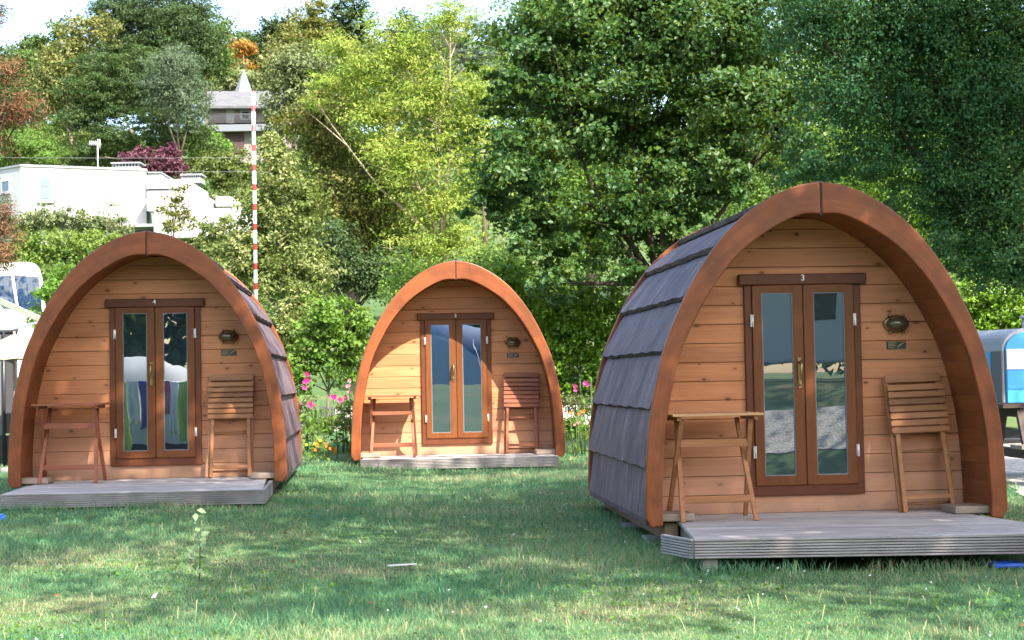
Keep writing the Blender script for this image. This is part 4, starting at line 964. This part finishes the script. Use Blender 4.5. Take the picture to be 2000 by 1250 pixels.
for k in range(6): m.tube([(-.34 + k * .085, -.1 + k * .035, .95 + (.05 if k < 4 else -.1)), (-.34 + k * .085, -.1 + k * .035, 1.22 + (0 if k < 4 else .1))], .02)
m.build('crossbars', M['shutter'], ant)

th = empty('turreted_house', (at(450, 295, 131).x, 131, gz(at(450, 295, 131).x, 131)), 0, 'grey house with pointed slate turret and balcony up on the wooded hill', 'house')
pbox(MB(), th, 402, 207, 560, 241, 131, 7).build('upper_wall', M['render_pink'], th)
pbox(MB(), th, 396, 241, 560, 257, 130.2, 8).build('floor_band', M['band'], th)
pbox(MB(), th, 404, 257, 560, 330, 131, 7).build('lower_wall', M['render_pink'], th)
pbox(MB(), th, 404, 258, 436, 296, 130.9, .08).build('white_pier', M['render_white'], th)
pbox(MB(), th, 439, 258, 476, 300, 130.86, .12).build('garage_door', M['garage'], th, .02)
pbox(MB(), th, 442, 211, 457, 240.5, 130.9, .08).build('shutter', M['shutter'], th)
wf = pbox(MB(), th, 469, 214, 490, 234, 130.9, .08).build('window', M['shutter'], th); pbox(MB(), th, 473, 218, 486, 231, 130.87, .02).build('pane', M['win_dark'], wf)
m = MB(); a, b = P(402, 223, 130.3, th), P(500, 223, 130.3, th)
m.tube([a, b], .03); zf = P(402, 241, 130.3, th).z
for k in range(34): x = a.x + (b.x - a.x) * k / 33; m.tube([(x, a.y, zf), (x, a.y, a.z)], .016, 4)
m.build('balcony_railing', M['rail'], th)
e0, e1 = P(388, 207, 130, th), P(566, 207, 130, th); r0_, r1_ = P(400, 178, 133.5, th), P(560, 178, 133.5, th)
m = MB(); m.add([(e0.x, e0.y, e0.z), (e1.x, e1.y, e1.z), (r1_.x, r1_.y, r1_.z), (r0_.x, r0_.y, r0_.z), (e1.x, e1.y + 9, e1.z), (e0.x, e0.y + 9, e0.z),
       (e0.x, e0.y, e0.z - .18), (e1.x, e1.y, e1.z - .18), (e1.x, e1.y + 9, e1.z - .18), (e0.x, e0.y + 9, e0.z - .18)],
      [(0,1,2,3), (3,2,4,5), (0,3,5,9,6), (1,7,8,4,2), (0,6,7,1), (6,9,8,7), (5,4,8,9)]); m.build('roof', M['slate'], th)
t0 = P(476, 188, 135.2, th); t1 = P(476, 133, 135.2, th); rr = 21 * 135 / F_PX
m = MB(); m.add([(t0.x + rr * math.cos(R(45*k+22.5)), t0.y + rr * math.sin(R(45*k+22.5)), t0.z) for k in range(8)] + [(t1.x, t0.y, t1.z)], [(k, (k+1) % 8, 8) for k in range(8)] + [tuple(range(8))[::-1]])
tr = m.build('turret_roof', M['turret'], th)
m = MB(); m.tube([(t1.x, t0.y, t1.z - .1), (t1.x, t0.y, t1.z + 1.15)], [.06, .025]); m.ball((t1.x, t0.y, t1.z + .35), .12, 8, 6); m.tube([(t1.x - .18, t0.y, t1.z + .75), (t1.x + .18, t0.y, t1.z + .75)], .03, 5); m.build('finial', M['rust'], tr)
M['wire'] = plain('power_wire', (.14, .14, .15), .6)
for i, (lb, ya, yb) in enumerate((('upper thin power wire crossing the slope above the white house', 306, 301), ('lower thin power wire passing close over the white house roof', 331, 330))):
    pts = [at(-200 + 52 * k, ya + (yb - ya) * k / 22 + 5 * math.sin(math.pi * k / 22), 66) for k in range(23)]
    tag(MB().tube(pts, .009, 5).build('power_wire', M['wire']), lb, 'wire', 'power wires over the slope')
# wooden poles that carry the wires, out at both ends
for k, px in ((0, -200), (1, 944)):
    p = at(px, 300, 66); g_ = gz(p.x, 66)
    tag(MB().tube([(p.x, 66.2, g_ - .5), (p.x, 66.2, p.z + .5)], [.14, .09], 10).build('utility_pole', M['bark']), ('wooden utility pole carrying the wires beyond the picture edge', 'wooden utility pole carrying the wires, hidden in foliage')[k], 'pole')

# ------------------------------------------------------------------ barrier
def stripemat():
    m, nt, b = new_mat('red_white_barrier_paint')
    tc = N(nt, 'ShaderNodeTexCoord'); s = N(nt, 'ShaderNodeSeparateXYZ'); nt.links.new(tc.outputs['Object'], s.inputs[0])
    f = mth(nt, 'FRACT', mth(nt, 'DIVIDE', mth(nt, 'ADD', s.outputs[2], .07), .297)); on = mth(nt, 'LESS_THAN', f, .34)
    nt.links.new(mixc(nt, (.78, .77, .76), (.42, .05, .05), on), b.inputs['Base Color']); b.inputs['Roughness'].default_value = .4
    return m
bp = at(497, 380, 23.5); bz = gz(bp.x, 23.5)
br = empty('barrier', (bp.x, 23.5, bz), 0, 'raised red and white striped barrier pole behind the left pod', 'barrier gate')
zt = at(494, 178, 23.5).z - bz
MB().tube([(0, 0, .95), (0, 0, zt - .9), (0, 0, zt)], [.031, .029, .026], 12).build('boom', stripemat(), br)
MB().box(-.04, .04, -.04, .04, .80, 1.62).build('boom_clamp', M['shutter'], br, .005)
MB().box(-.16, .16, .045, .36, -.05, 1.05).build('housing', M['shutter'], br, .02)

# ------------------------------------------------------------------ left edge: motorhome, awning, parasol
M['van_white'] = plain('white_vehicle_paint', (.78, .78, .77), .25, 0, .03)
M['rubber'] = plain('tyre_rubber', (.02, .02, .02), .8)
M['awn_white'] = plain('white_awning_cloth', (.44, .45, .48), .8, 0, .06)
M['awn_grey'] = plain('grey_awning_cloth', (.055, .052, .055), .85, 0, .15)
M['awn_lite'] = plain('light_grey_awning_cloth', (.13, .125, .12), .85, 0, .1)
M['greenpole'] = plain('grey_green_pole', (.22, .25, .20), .5)
M['alu'] = plain('aluminium_pole', (.42, .44, .47), .35, .6)
M['curtain'] = glassmat('windscreen_glass', .01, .08, (.012, .030, .075))
mh = empty('motorhome', (at(40, 600, 27).x, 27, gz(at(40, 600, 27).x, 27)), R(19), 'white motorhome with a big blue tinted windscreen behind the awning', 'motorhome')
k = 27 / F_PX; g0 = mh.location.z; zz = lambda py: at(45, py, 27).z - g0
prof = [(-.75, .35), (.40, .35), (.44, zz(612)), (.36, zz(540)), (.31, zz(520)), (.20, zz(512)), (-.10, zz(511)), (-.55, zz(520)), (-.75, zz(540))]
MB().prism(prof, 0, 5.5).build('body', M['van_white'], mh, .05, 2)
def panel(mb, pts, y0, y1): return mb.prism(pts, y0, y1)
panel(MB(), [(-.02, zz(604)), (.36, zz(610)), (.305, zz(541)), (-.10, zz(537))], -.02, -.004).build('windscreen', M['curtain'], mh, .004)
panel(MB(), [(-.55, zz(600)), (-.07, zz(603)), (-.15, zz(537)), (-.55, zz(542))], -.02, -.004).build('windscreen', M['curtain'], mh, .004)
for x in (-.62, .28):
    for y in (.9, 4.4):
        w_ = MB().tube([(x - .1, y, .32), (x + .1, y, .32)], .32, 20).build('wheel', M['rubber'], mh)

ax, ay = at(-60, 700, 19.5).x, 19.5
aw = empty('awning_tent', (ax, ay, gz(ax, ay)), 0, 'dark grey awning tent with white sloping roof at the edge of the campsite', 'awning')
k = ay / F_PX; A = lambda px, py, d=0: Vector((at(px, py, ay + d).x - ax, d, at(px, py, ay + d).z - aw.location.z))
e1 = A(31, 640); e0 = A(-190, 646); rdg = A(-60, 560, 1.5); bk = A(31, 632, 3); bk0 = A(-190, 640, 3)
vs = [e0, e1, bk, bk0, rdg + Vector((-.4, 0, 0)), rdg + Vector((.2, 0, 0))]
m = MB(); m.add(vs + [v - Vector((0, 0, .03)) for v in vs], [(0,1,5,4), (1,2,5), (2,3,4,5), (3,0,4), (6,10,11,7), (7,11,8), (8,11,10,9), (9,10,6), (0,6,7,1), (1,7,8,2), (2,8,9,3), (3,9,6,0)]); m.build('roof', M['awn_white'], aw)
m = MB(); m.tube([e0 - Vector((0,0,.05)), e1 - Vector((0,0,.05)), bk - Vector((0,0,.05))], .03, 6); m.build('roof_hem', M['plate'], aw)
zw = e1.z - .06
MB().box(e0.x, A(8, 700).x, .0, .02, -.05, zw).build('wall_panel', M['awn_lite'], aw)
MB().box(A(8, 700).x + .004, A(33, 700).x, .0, .02, .42, zw).build('wall_panel', M['awn_grey'], aw)
MB().box(A(-40, 700).x, A(33, 700).x + .005, -.004, .024, -.05, .40).build('mud_skirt', M['plate'], aw)
for px in (8, 31): MB().tube([A(px, 640) - Vector((0, .02, .05)), Vector((A(px, 700).x, -.02, -.03))], .02, 8).build('support_pole', M['plate'], aw)
MB().bar(A(-40, 570, -.4), A(80, 624, -.4), .10, .07).build('roof_arm', M['greenpole'], aw, .004)
MB().bar(A(25, 642, -.1), A(85, 627, -.1), .035, .035).build('roof_arm', M['alu'], aw, .003)
M['parasol'] = leafmat('parasol_cloth', [(.52, .48, .38), (.58, .54, .45)], .45, .8, .1, tcol=(.8, .62, .3))
pp = at(28, 652, 18.6); ps = empty('parasol', (pp.x, 18.6, gz(pp.x, 18.6)), 0, 'cream parasol beside the awning, partly hidden by the pod numbered 4', 'parasol')
zt = pp.z - ps.location.z; rr = .40; m = MB(); nn = 8; vs = [(0, 0, zt)]
for j, (r_, dz) in enumerate(((.5, .10), (1, .31))):
    for i in range(nn * 2):
        a_ = math.pi * i / nn; sc2 = 1 if i % 2 == 0 else .94; vs.append((rr * r_ * sc2 * math.cos(a_), rr * r_ * sc2 * math.sin(a_), zt - dz - (0 if i % 2 == 0 else -.015)))
n2 = nn * 2
m.add(vs, [(0, 1 + i, 1 + (i+1) % n2) for i in range(n2)] + [(1 + i, 1 + n2 + i, 1 + n2 + (i+1) % n2, 1 + (i+1) % n2) for i in range(n2)]); cn = m.build('canopy', M['parasol'], ps)
so = cn.modifiers.new('s', 'SOLIDIFY'); so.thickness = .004
MB().tube([(0, 0, -.1), (0, 0, zt + .03)], .016, 8).build('pole', M['post'], ps)
MB().tube([(0, 0, -.03), (0, 0, .06), (0, 0, .07)], [.18, .17, .03], 16).build('base', M['stone'], ps)

# ------------------------------------------------------------------ right edge: trailer, picnic table
M['blue'] = plain('bright_blue_paint', (.045, .34, .68), .35, 0, .08)
M['palewhite'] = plain('pale_trailer_white', (.70, .74, .76), .35, 0, .05)
M['tin'] = plain('dull_metal_roof', (.33, .34, .38), .4, .3, .15)
M['dkstrip'] = plain('dark_grey_strip', (.10, .10, .12), .5)
tx = at(1957, 700, 21.5).x
tl = empty('trailer', (tx, 21.5, gz(tx, 21.5)), R(16), 'blue and white trailer with rounded metal roof beside the largest pod', 'trailer')
zl = lambda py: at(1957, py, 21.5).z - tl.location.z
H0, H1 = zl(683), zl(641); Wd = 2.0; rc_ = .42
def endprof(x0, x1, zb, zs, ztop, r):
    pts = [(x0, zb), (x1, zb), (x1, zs)]
    for k in range(1, 9): a_ = math.pi / 2 * k / 8; pts.append((x1 - r * (1 - math.cos(a_)), zs + (ztop - zs) * math.sin(a_)))
    for k in range(0, 9): a_ = math.pi / 2 * (1 - k / 8); pts.append((x0 + r * (1 - math.cos(a_)), zs + (ztop - zs) * math.sin(a_)))
    return pts
MB().prism(endprof(0, Wd, .45, H0, H1, rc_), 0, 3.2).build('roof', M['tin'], tl, .01)
MB().prism(endprof(.04, Wd - .04, .47, H0 - .005, H1 - .05, rc_ - .03), -.03, -.004).build('end_panel', M['blue'], tl, .006)
for z0, z1 in ((zl(722), zl(682)), (zl(760), zl(724)), (zl(790), zl(762))):
    MB().box(.045, Wd - .045, -.045, -.031, z0, z1).build('white_board' if z0 == zl(722) else 'blue_board', M['palewhite'] if z0 == zl(722) else M['blue'], tl, .004)
MB().box(-.02, -.004, .25, 3.1, .5, H0 - .03).build('side_panel', M['blue'], tl); MB().box(-.03, -.006, -.03, .22, .45, H0 - .02).build('corner_strip', M['dkstrip'], tl)
m = MB(); m.tube([(.95, .8, H1 - .05), (.95, .8, H1 + .16)], .07, 12); m.tube([(.95, .8, H1 + .16), (.95, .8, H1 + .20)], .10, 12); m.build('roof_vent', M['tin'], tl)
for x in (.1, Wd - .1): MB().tube([(x - .09, 1.7, .3), (x + .09, 1.7, .3)], .3, 18).build('wheel', M['rubber'], tl)
MB().bar((1.0, 0, .5), (1.0, -.9, .45), .08, .08).build('tow_bar', M['dkstrip'], tl)
M['dkwood'] = wood('dark_stained_boards', (.075, .048, .040), (.035, .024, .022), (1.2, 14, 14), .6, var=.3, island=True)
qx = at(1956, 800, 15.5).x
pt_ = empty('picnic_table', (qx + .9, 15.9, gz(qx + .9, 15.9)), R(4), 'dark wooden picnic table with fixed grey benches on the gravel', 'picnic table')
g0 = pt_.location.z; tz = at(1975, 789, 15.6).z - g0; bz_ = at(1985, 868, 15.3).z - g0
m = MB()
for k in range(5): m.box(-.92, .92, -.36 + k * .146, -.36 + k * .146 + .138, tz - .04, tz)
m.build('tabletop', M['dkwood'], pt_, .004)
for sg in (-1, 1):
    m = MB()
    for k in range(2): y = sg * .66 + (k - .5) * .15; m.box(-.92, .92, y - .068, y + .068, bz_ - .04, bz_)
    m.build('bench', M['post'], pt_, .004)
    fr = MB(); x = sg * .72; fr.bar((x, -.3, tz - .05), (x, -.62, -.02), .05, .10, (1, 0, 0)).bar((x + .055, .3, tz - .05), (x + .055, .62, -.02), .05, .10, (1, 0, 0)); fr.box(x - .08, x - .027, -.78, .78, bz_ - .14, bz_ - .045); fr.box(x - .03, x + .03, -.34, .34, tz - .13, tz - .043)
    fr.build('leg_frame', M['dkwood'], pt_, .004)

# ------------------------------------------------------------------ low wall and flower beds
M['lowstone'] = plain('pale_low_wall_stone', (.52, .49, .45), .9, 0, .25, 7)
def lowwall(lb, xa, xb, D, py):
    a, b = at(xa, py, D), at(xb, py, D); m = MB(); x = a.x; rng = random.Random(lb)
    base = gz(a.x, D); h = a.z - base
    while x < b.x:
        wd_ = rng.uniform(.5, .8); g_ = gz(x, D); m.box(x - a.x, min(x + wd_ - .012, b.x) - a.x, 0, .3, g_ - base - .1, h + (b.z - a.z) * (x - a.x) / (b.x - a.x) + rng.uniform(-.02, .02)); x += wd_
    o = m.build('garden_wall', M['lowstone'], None, .015); o.location = (a.x, D, base); return tag(o, lb, 'wall')
lowwall('pale low stone wall behind the flower bed between two pods', 560, 720, 26, 796)
lowwall('pale low stone wall seen between the distant pod and the largest pod', 1085, 1190, 26, 792)
FL = {'magenta': plain('magenta_petals', (.62, .015, .20), .6), 'pink': plain('pink_petals', (.62, .22, .24), .6), 'orange': plain('orange_petals', (.72, .19, .02), .6), 'yellow': plain('yellow_petals', (.75, .46, .02), .6), 'purple': plain('purplish_petals', (.30, .03, .16), .6)}
def flower(name, lb, px, D, pytop, colr, n=5, size=.05, spike=.3, leaves=26, spread=.10, group=None):
    rng = random.Random(lb + str(px)); p = at(px, pytop, D); base = Vector((p.x, D, gz(p.x, D))); h = p.z - base.z
    root = empty(name, base, 0, lb, 'flower', group)
    st = MB(); tops = []
    for k in range(3 if spike < .2 else 1):
        tx_, ty_ = rng.uniform(-spread, spread) * (spike < .2), rng.uniform(-spread, spread) * (spike < .2)
        st.tube([(tx_ * .3, ty_ * .3, -.05), (tx_ * .8 + .01, ty_ * .8, h * .5), (tx_, ty_, h)], [.009, .007, .004], 6); tops.append((tx_, ty_))
    st.build('stem', FLG, root)
    C = np.array([[rng.gauss(0, spread * .8), rng.gauss(0, spread * .8), rng.uniform(.05, .75) * h] for _ in range(leaves)])
    leaf_mesh('foliage', [leaf_verts(C, np.full(leaves, size * 2.6), .45, RNG.normal(0, .5, (leaves, 3)))], LM['fresh'], root)
    for k in range(n):
        b = MB(); tx_, ty_ = tops[k % len(tops)]; c = Vector((tx_ + rng.uniform(-.03, .03), ty_ - .02 + rng.uniform(-.03, .02), h - rng.uniform(0, spike)))
        if spike < .2: c += Vector((rng.uniform(-spread, spread), rng.uniform(-spread, 0), rng.uniform(-.08, .0)))
        for q in range(6):
            a_ = math.pi * 2 * q / 6 + rng.random(); d = Vector((math.cos(a_), -.45, math.sin(a_))).normalized(); s_ = Vector((-math.sin(a_), 0, math.cos(a_)))
            L_ = size * rng.uniform(.5, .8); b.add([c, c + d * L_ * .7 + s_ * L_ * .5, c + d * L_ * 1.15, c + d * L_ * .7 - s_ * L_ * .5], [(0, 1, 2, 3)])
        b.ball(c + Vector((0, -.004, 0)), size * .22, 6, 4); b.build('blossom', FL[colr], root)
FLG = plain('flower_stem', (.07, .13, .03), .7)
hk = None
flower('hollyhock', 'tall magenta hollyhock spike nearest the pod numbered 4', 598, 20.5, 727, 'magenta', 6, .052, .22)
flower('hollyhock', 'low magenta flower head between the tall spike and the leafy shrub', 615, 20.3, 776, 'magenta', 2, .05, .05)
flower('hollyhock', 'magenta flower cluster close to the left edge of the distant pod', 664, 20.8, 764, 'magenta', 4, .055, .12)
flower('hollyhock', 'pale pink withered flower stalk beside the distant pod', 682, 20.8, 738, 'pink', 5, .04, .20)
flower('hollyhock', 'red dotted flower stem low in the bed', 603, 21.5, 780, 'purple', 3, .03, .06)
flower('hollyhock', 'dark purplish flower between distant pod and largest pod', 1146, 21.5, 738, 'purple', 5, .05, .14)
flower('marigold', 'yellow marigold at the grass edge between two pods', 613, 19.7, 855, 'yellow', 4, .035, .1, 20, .08)
flower('marigold', 'orange marigold clump at the grass edge between two pods', 632, 19.7, 860, 'orange', 7, .032, .1, 26, .12)
flower('marigold', 'orange flowers beside the edge of the largest pod roof', 1138, 21.2, 792, 'orange', 4, .034, .14, 26, .10)
flower('marigold', 'small pink and orange flower low beside the largest pod', 1122, 20.8, 812, 'pink', 2, .03, .1, 20, .08)
bd = 'leafy plants in the flower beds'
for lb, bl, mt, D in (('spiky pale leaved plant by the corner of the pod numbered 4', [(600,800,20,35),(595,835,22,25)], 'willow', 21.6), ('round leafy bed plant in front of the low wall', [(640,840,35,25),(625,815,22,22)], 'fresh', 21.2),
                      ('bushy bed plant touching the left side of the distant pod', [(675,830,28,30),(680,795,18,26)], 'cream', 21.4), ('grassy bed plant right of the distant pod', [(1110,830,26,28),(1135,835,26,22)], 'fresh', 21.4),
                      ('pale leaved tall plant in the bed beside the largest pod', [(1120,785,24,26),(1145,800,24,30)], 'willow', 22.0)):
    shrub('bed_plant', lb, D, bl, LM[mt], 8, 1.2, 'plant', bd, aspect=.35, r0=.012, droop=-.6, twig=False)

# ------------------------------------------------------------------ small things on the grass
wx = at(388, 1040, 9.9); wr = empty('weed', (wx.x, 9.9, gz(wx.x, 9.9)), 0, 'pale leaved weed standing up alone from the lawn', 'weed')
zt = at(394, 1000, 9.9).z - wr.location.z
MB().tube([(0, 0, -.02), (.01, 0, zt * .6), (.03, 0, zt)], [.005, .004, .002], 6).build('stem', FLG, wr)
C = np.array([[.01 + random.gauss(0, .035), random.gauss(0, .03), zt * (.15 + .85 * k / 22)] for k in range(23)])
leaf_mesh('foliage', [leaf_verts(C, np.full(23, .075), .55, np.zeros((23, 3)))], leafmat('weed_leaves', [(.16, .24, .12), (.24, .30, .18)], .3), wr)
M['scrap'] = plain('white_scrap', (.66, .66, .64), .7); M['bluepl'] = plain('blue_plastic', (.02, .11, .50), .4)
p = at(786, 1043, 10.35); g_ = gz(p.x, p.y)
tag(MB().bar((p.x - .10, p.y, g_ + .035), (p.x + .09, p.y + .02, g_ + .04), .022, .01).build('slat', M['scrap'], None, .003), 'flat white slat lying alone in the middle of the lawn', 'slat')
p = at(300, 1093, 9.2); g_ = gz(p.x, p.y); 
tag(MB().add([(p.x-.018, p.y, g_+.02), (p.x+.006, p.y-.006, g_+.022), (p.x+.02, p.y+.012, g_+.05), (p.x-.006, p.y+.018, g_+.04), (p.x-.018, p.y+.003, g_+.017), (p.x+.006, p.y-.003, g_+.019), (p.x+.02, p.y+.015, g_+.047), (p.x-.006, p.y+.021, g_+.037)], [(0,1,2,3), (7,6,5,4), (0,4,5,1), (1,5,6,2), (2,6,7,3), (3,7,4,0)]).build('paper_scrap', M['scrap']), 'crumpled white scrap of paper on the lawn near the weed', 'litter')
p = at(1965, 1108, 10.0); g_ = gz(p.x, p.y)
tray = MB(); tray.box(-.10, .10, -.07, .07, 0, .010); 
for a_ in ((-.10, -.088, -.07, .07), (.088, .10, -.07, .07), (-.088, .088, -.07, -.058), (-.088, .088, .058, .07)): tray.box(*a_, .0105, .028)
o = tray.build('tray', M['bluepl'], None, .003); o.location = (p.x, p.y, g_ + .012); tag(o, 'blue plastic tray under the deck of the largest pod', 'tray')
p = at(-4, 985, 13.0); g_ = gz(p.x, p.y)
o = MB().box(-.12, .05, -.08, .08, 0, .03).box(-.10, .03, -.06, .06, .0305, .045).build('storage_box', M['bluepl'], None, .006); o.location = (p.x, p.y, g_); tag(o, 'blue plastic box beside the deck of the pod numbered 4', 'box')
def clover():
    n = 150; y = 7.2 + 8 * RNG.uniform(0, 1, n) ** 1.3; x = RNG.uniform(-1, 1, n) * y * .36; k = (x > -.5) | (RNG.uniform(0, 1, n) < .3); x, y = x[k], y[k]; n = len(x)
    P_ = np.stack([x, y, ground(x, y) + RNG.uniform(.03, .06, n)], -1)
    Vs = [leaf_verts(P_ + RNG.normal(0, .004, (n, 3)), np.full(n, .013), .8, RNG.normal(0, 1, (n, 3))) for _ in range(4)]
    tag(leaf_mesh('clover', Vs, M['scrap']), kind='stuff')
    n = 300; y = 6.8 + 14 * RNG.uniform(0, 1, n) ** 1.2; x = RNG.uniform(-1, 1, n) * y * .36
    P_ = np.stack([x, y, ground(x, y) + RNG.uniform(.015, .05, n)], -1)
    tag(leaf_mesh('dry_leaves', [leaf_verts(P_, RNG.uniform(.015, .04, n), .5, RNG.normal(0, .5, (n, 3)))], LM['brown']), kind='stuff')
clover()
def lawn_weeds():
    n = 16000; y = 6.6 + 9 * RNG.uniform(0, 1, n) ** 1.3; x = RNG.uniform(-1, 1, n) * y * .36
    k = np.sin(x * 2.3 + np.sin(y * 3.1)) + np.cos(y * 2.7 + x) + RNG.normal(0, .6, n) > .5; x, y = x[k], y[k]; n = len(x)
    tag(leaf_mesh('lawn_weeds', [leaf_verts(np.stack([x, y, ground(x, y) + RNG.uniform(.012, .04, n)], -1), RNG.uniform(.014, .032, n), .75, np.zeros((n, 3)), 1.2, .5)], LM['bright']), kind='stuff')
    n = 420; y = 6.8 + 12 * RNG.uniform(0, 1, n) ** 1.2; x = RNG.uniform(-1, 1, n) * y * .36; B = np.stack([x, y, ground(x, y) - .003], -1)
    h = RNG.uniform(.04, .09, n); l = RNG.normal(0, .25, (n, 2)) * h[:, None]; w_ = np.zeros((n, 3)); w_[:, 0] = .0013
    T = B + np.stack([l[:, 0], l[:, 1], h], -1); V = np.stack([B - w_, B + w_, T + w_ * 1.6, T - w_ * 1.6], 1)
    tag(np_mesh('dry_grass_stalks', V.reshape(-1, 3), np.arange(n * 4).reshape(-1, 4), plain('straw', (.36, .33, .17), .8)), kind='stuff')
lawn_weeds()

# ------------------------------------------------------------------ mirrored in the door glass: camper van, washing, tents
vr = empty('camper_van', (8.9, -5.2, gz(8.9, -5.2)), R(21), 'white camper van mirrored in the glass door numbered 3', 'van')
side = [(-2.6, .35), (2.45, .35), (2.6, .55), (2.58, .95), (1.75, 1.22), (1.0, 1.95), (.65, 2.1), (-2.5, 2.12), (-2.62, 1.9)]
MB().prism(side, -.95, .95).build('body', M['van_white'], vr, .05, 2)
for yy0, yy1 in ((.952, .966), (-.966, -.952)):
    for pts in ([(.45, 1.12), (1.62, 1.12), (1.02, 1.74), (.45, 1.78)], [(-.55, 1.1), (.25, 1.1), (.25, 1.74), (-.55, 1.74)], [(-2.1, 1.2), (-1.2, 1.2), (-1.2, 1.7), (-2.1, 1.7)]):
        MB().prism(pts, yy0, yy1).build('window', M['car_glass'], vr, .006)
for x in (-1.6, 1.6):
    for y in (-.86, .86):
        w_ = MB().tube([(x, y - .11, .34), (x, y + .11, .34)], .34, 22).build('wheel', M['rubber'], vr); MB().tube([(x, y - .115, .34), (x, y + .115, .34)], .2, 16).build('rim', M['alu'], w_)
for y in (-1.06, 1.06): MB().ball((1.25, y, 1.3), (.06, .1, .1)).build('mirror', M['plate'], vr)
rk = empty('drying_rack', (-4.2, 6.9, gz(-4.2, 6.9)), 0, 'metal drying rack with coloured washing, mirrored in the door numbered 4', 'drying rack')
m = MB()
for y in (-.3, .3): m.tube([(-.9, y, 1.35), (.9, y, 1.35)], .012)
for x in (-.85, .85): m.tube([(x, -.45, 0), (x, .3, 1.35)], .014); m.tube([(x, .45, 0), (x, -.3, 1.35)], .014)
m.build('frame', M['alu'], rk)
hues = ((.50, .58, .04), (.72, .74, .72), (.40, .03, .05), (.08, .36, .38), (.58, .66, .08), (.74, .72, .66), (.08, .09, .32), (.55, .60, .10), (.42, .05, .10), (.70, .72, .74), (.30, .45, .06), (.10, .12, .40))
names = ('yellow green towel', 'white sheet', 'dark red shirt', 'teal towel', 'bright yellow green cloth', 'cream cloth', 'navy shirt', 'lime coloured cloth', 'crimson cloth', 'pale blue white cloth', 'grass green towel', 'blue shirt')
for i in range(12):
    x, c_, h = -.83 + i * .15, hues[i], (.95, .7, .55, .85, 1.0, .6, .7, .95, .5, .8, .9, .65)[i]; nm = names[i] + ' on the drying rack'
    m = MB(); cols = 7; rows = 8
    vs = [(x - .07 + .14 * j / (cols - 1), .3 + .05 * math.sin(j * 1.9 + i) * r_ / rows + .016, 1.36 - h * r_ / (rows - 1)) for r_ in range(rows) for j in range(cols)]
    m.add(vs, [(r_*cols+j, r_*cols+j+1, (r_+1)*cols+j+1, (r_+1)*cols+j) for r_ in range(rows - 1) for j in range(cols - 1)], True)
    o = m.build('towel', plain('cloth_' + str(i), c_, .9)); o.location = rk.location; so = o.modifiers.new('s', 'SOLIDIFY'); so.thickness = .006; tag(o, nm, 'towel', 'washing on the drying rack')
def tent(x, y, rz, lb, cA, cB, s=1.0):
    r_ = empty('dome_tent', (x, y, gz(x, y) - .02), rz, lb, 'tent', 'dome tents on the campsite')
    for nm, mt, a0, a1 in (('canopy', cA, 0, 24), ('canopy', cB, 24, 32)):
        m = MB(); nu = a1 - a0; vs = []
        for j in range(9):
            t = math.pi / 2 * j / 8
            for i in range(nu + 1): a_ = 2 * math.pi * (a0 + i) / 32 - R(45) + R(180) * 0; rr2 = 1 + .06 * math.cos(4 * a_); vs.append((1.6 * s * rr2 * math.cos(t) * math.cos(a_), 1.3 * s * rr2 * math.cos(t) * math.sin(a_), 1.45 * s * math.sin(t) ** .8))
        m.add(vs, [(j*(nu+1)+i, j*(nu+1)+i+1, (j+1)*(nu+1)+i+1, (j+1)*(nu+1)+i) for j in range(8) for i in range(nu)], True); m.build(nm, mt, r_)
    for sg in (-1, 1): MB().tube([(sg * .8 * s, 1.0 * s, 1.0 * s), (sg * 1.3 * s, 2.4 * s, .02)], .008, 5).build('guy_line', M['scrap'], r_)
M['tentblue'] = plain('blue_tent_cloth', (.03, .13, .36), .7); M['tentwhite'] = plain('pale_tent_cloth', (.36, .40, .44), .7)
tent(.9, -6.0, R(15), 'blue and pale dome tent mirrored in the most distant pod', M['tentblue'], M['tentwhite'], 1.25)
tent(-4.6, 1.2, R(-60), 'pale dome tent behind the drying rack, mirrored in the door numbered 4', M['tentwhite'], M['tentblue'], 1.1)
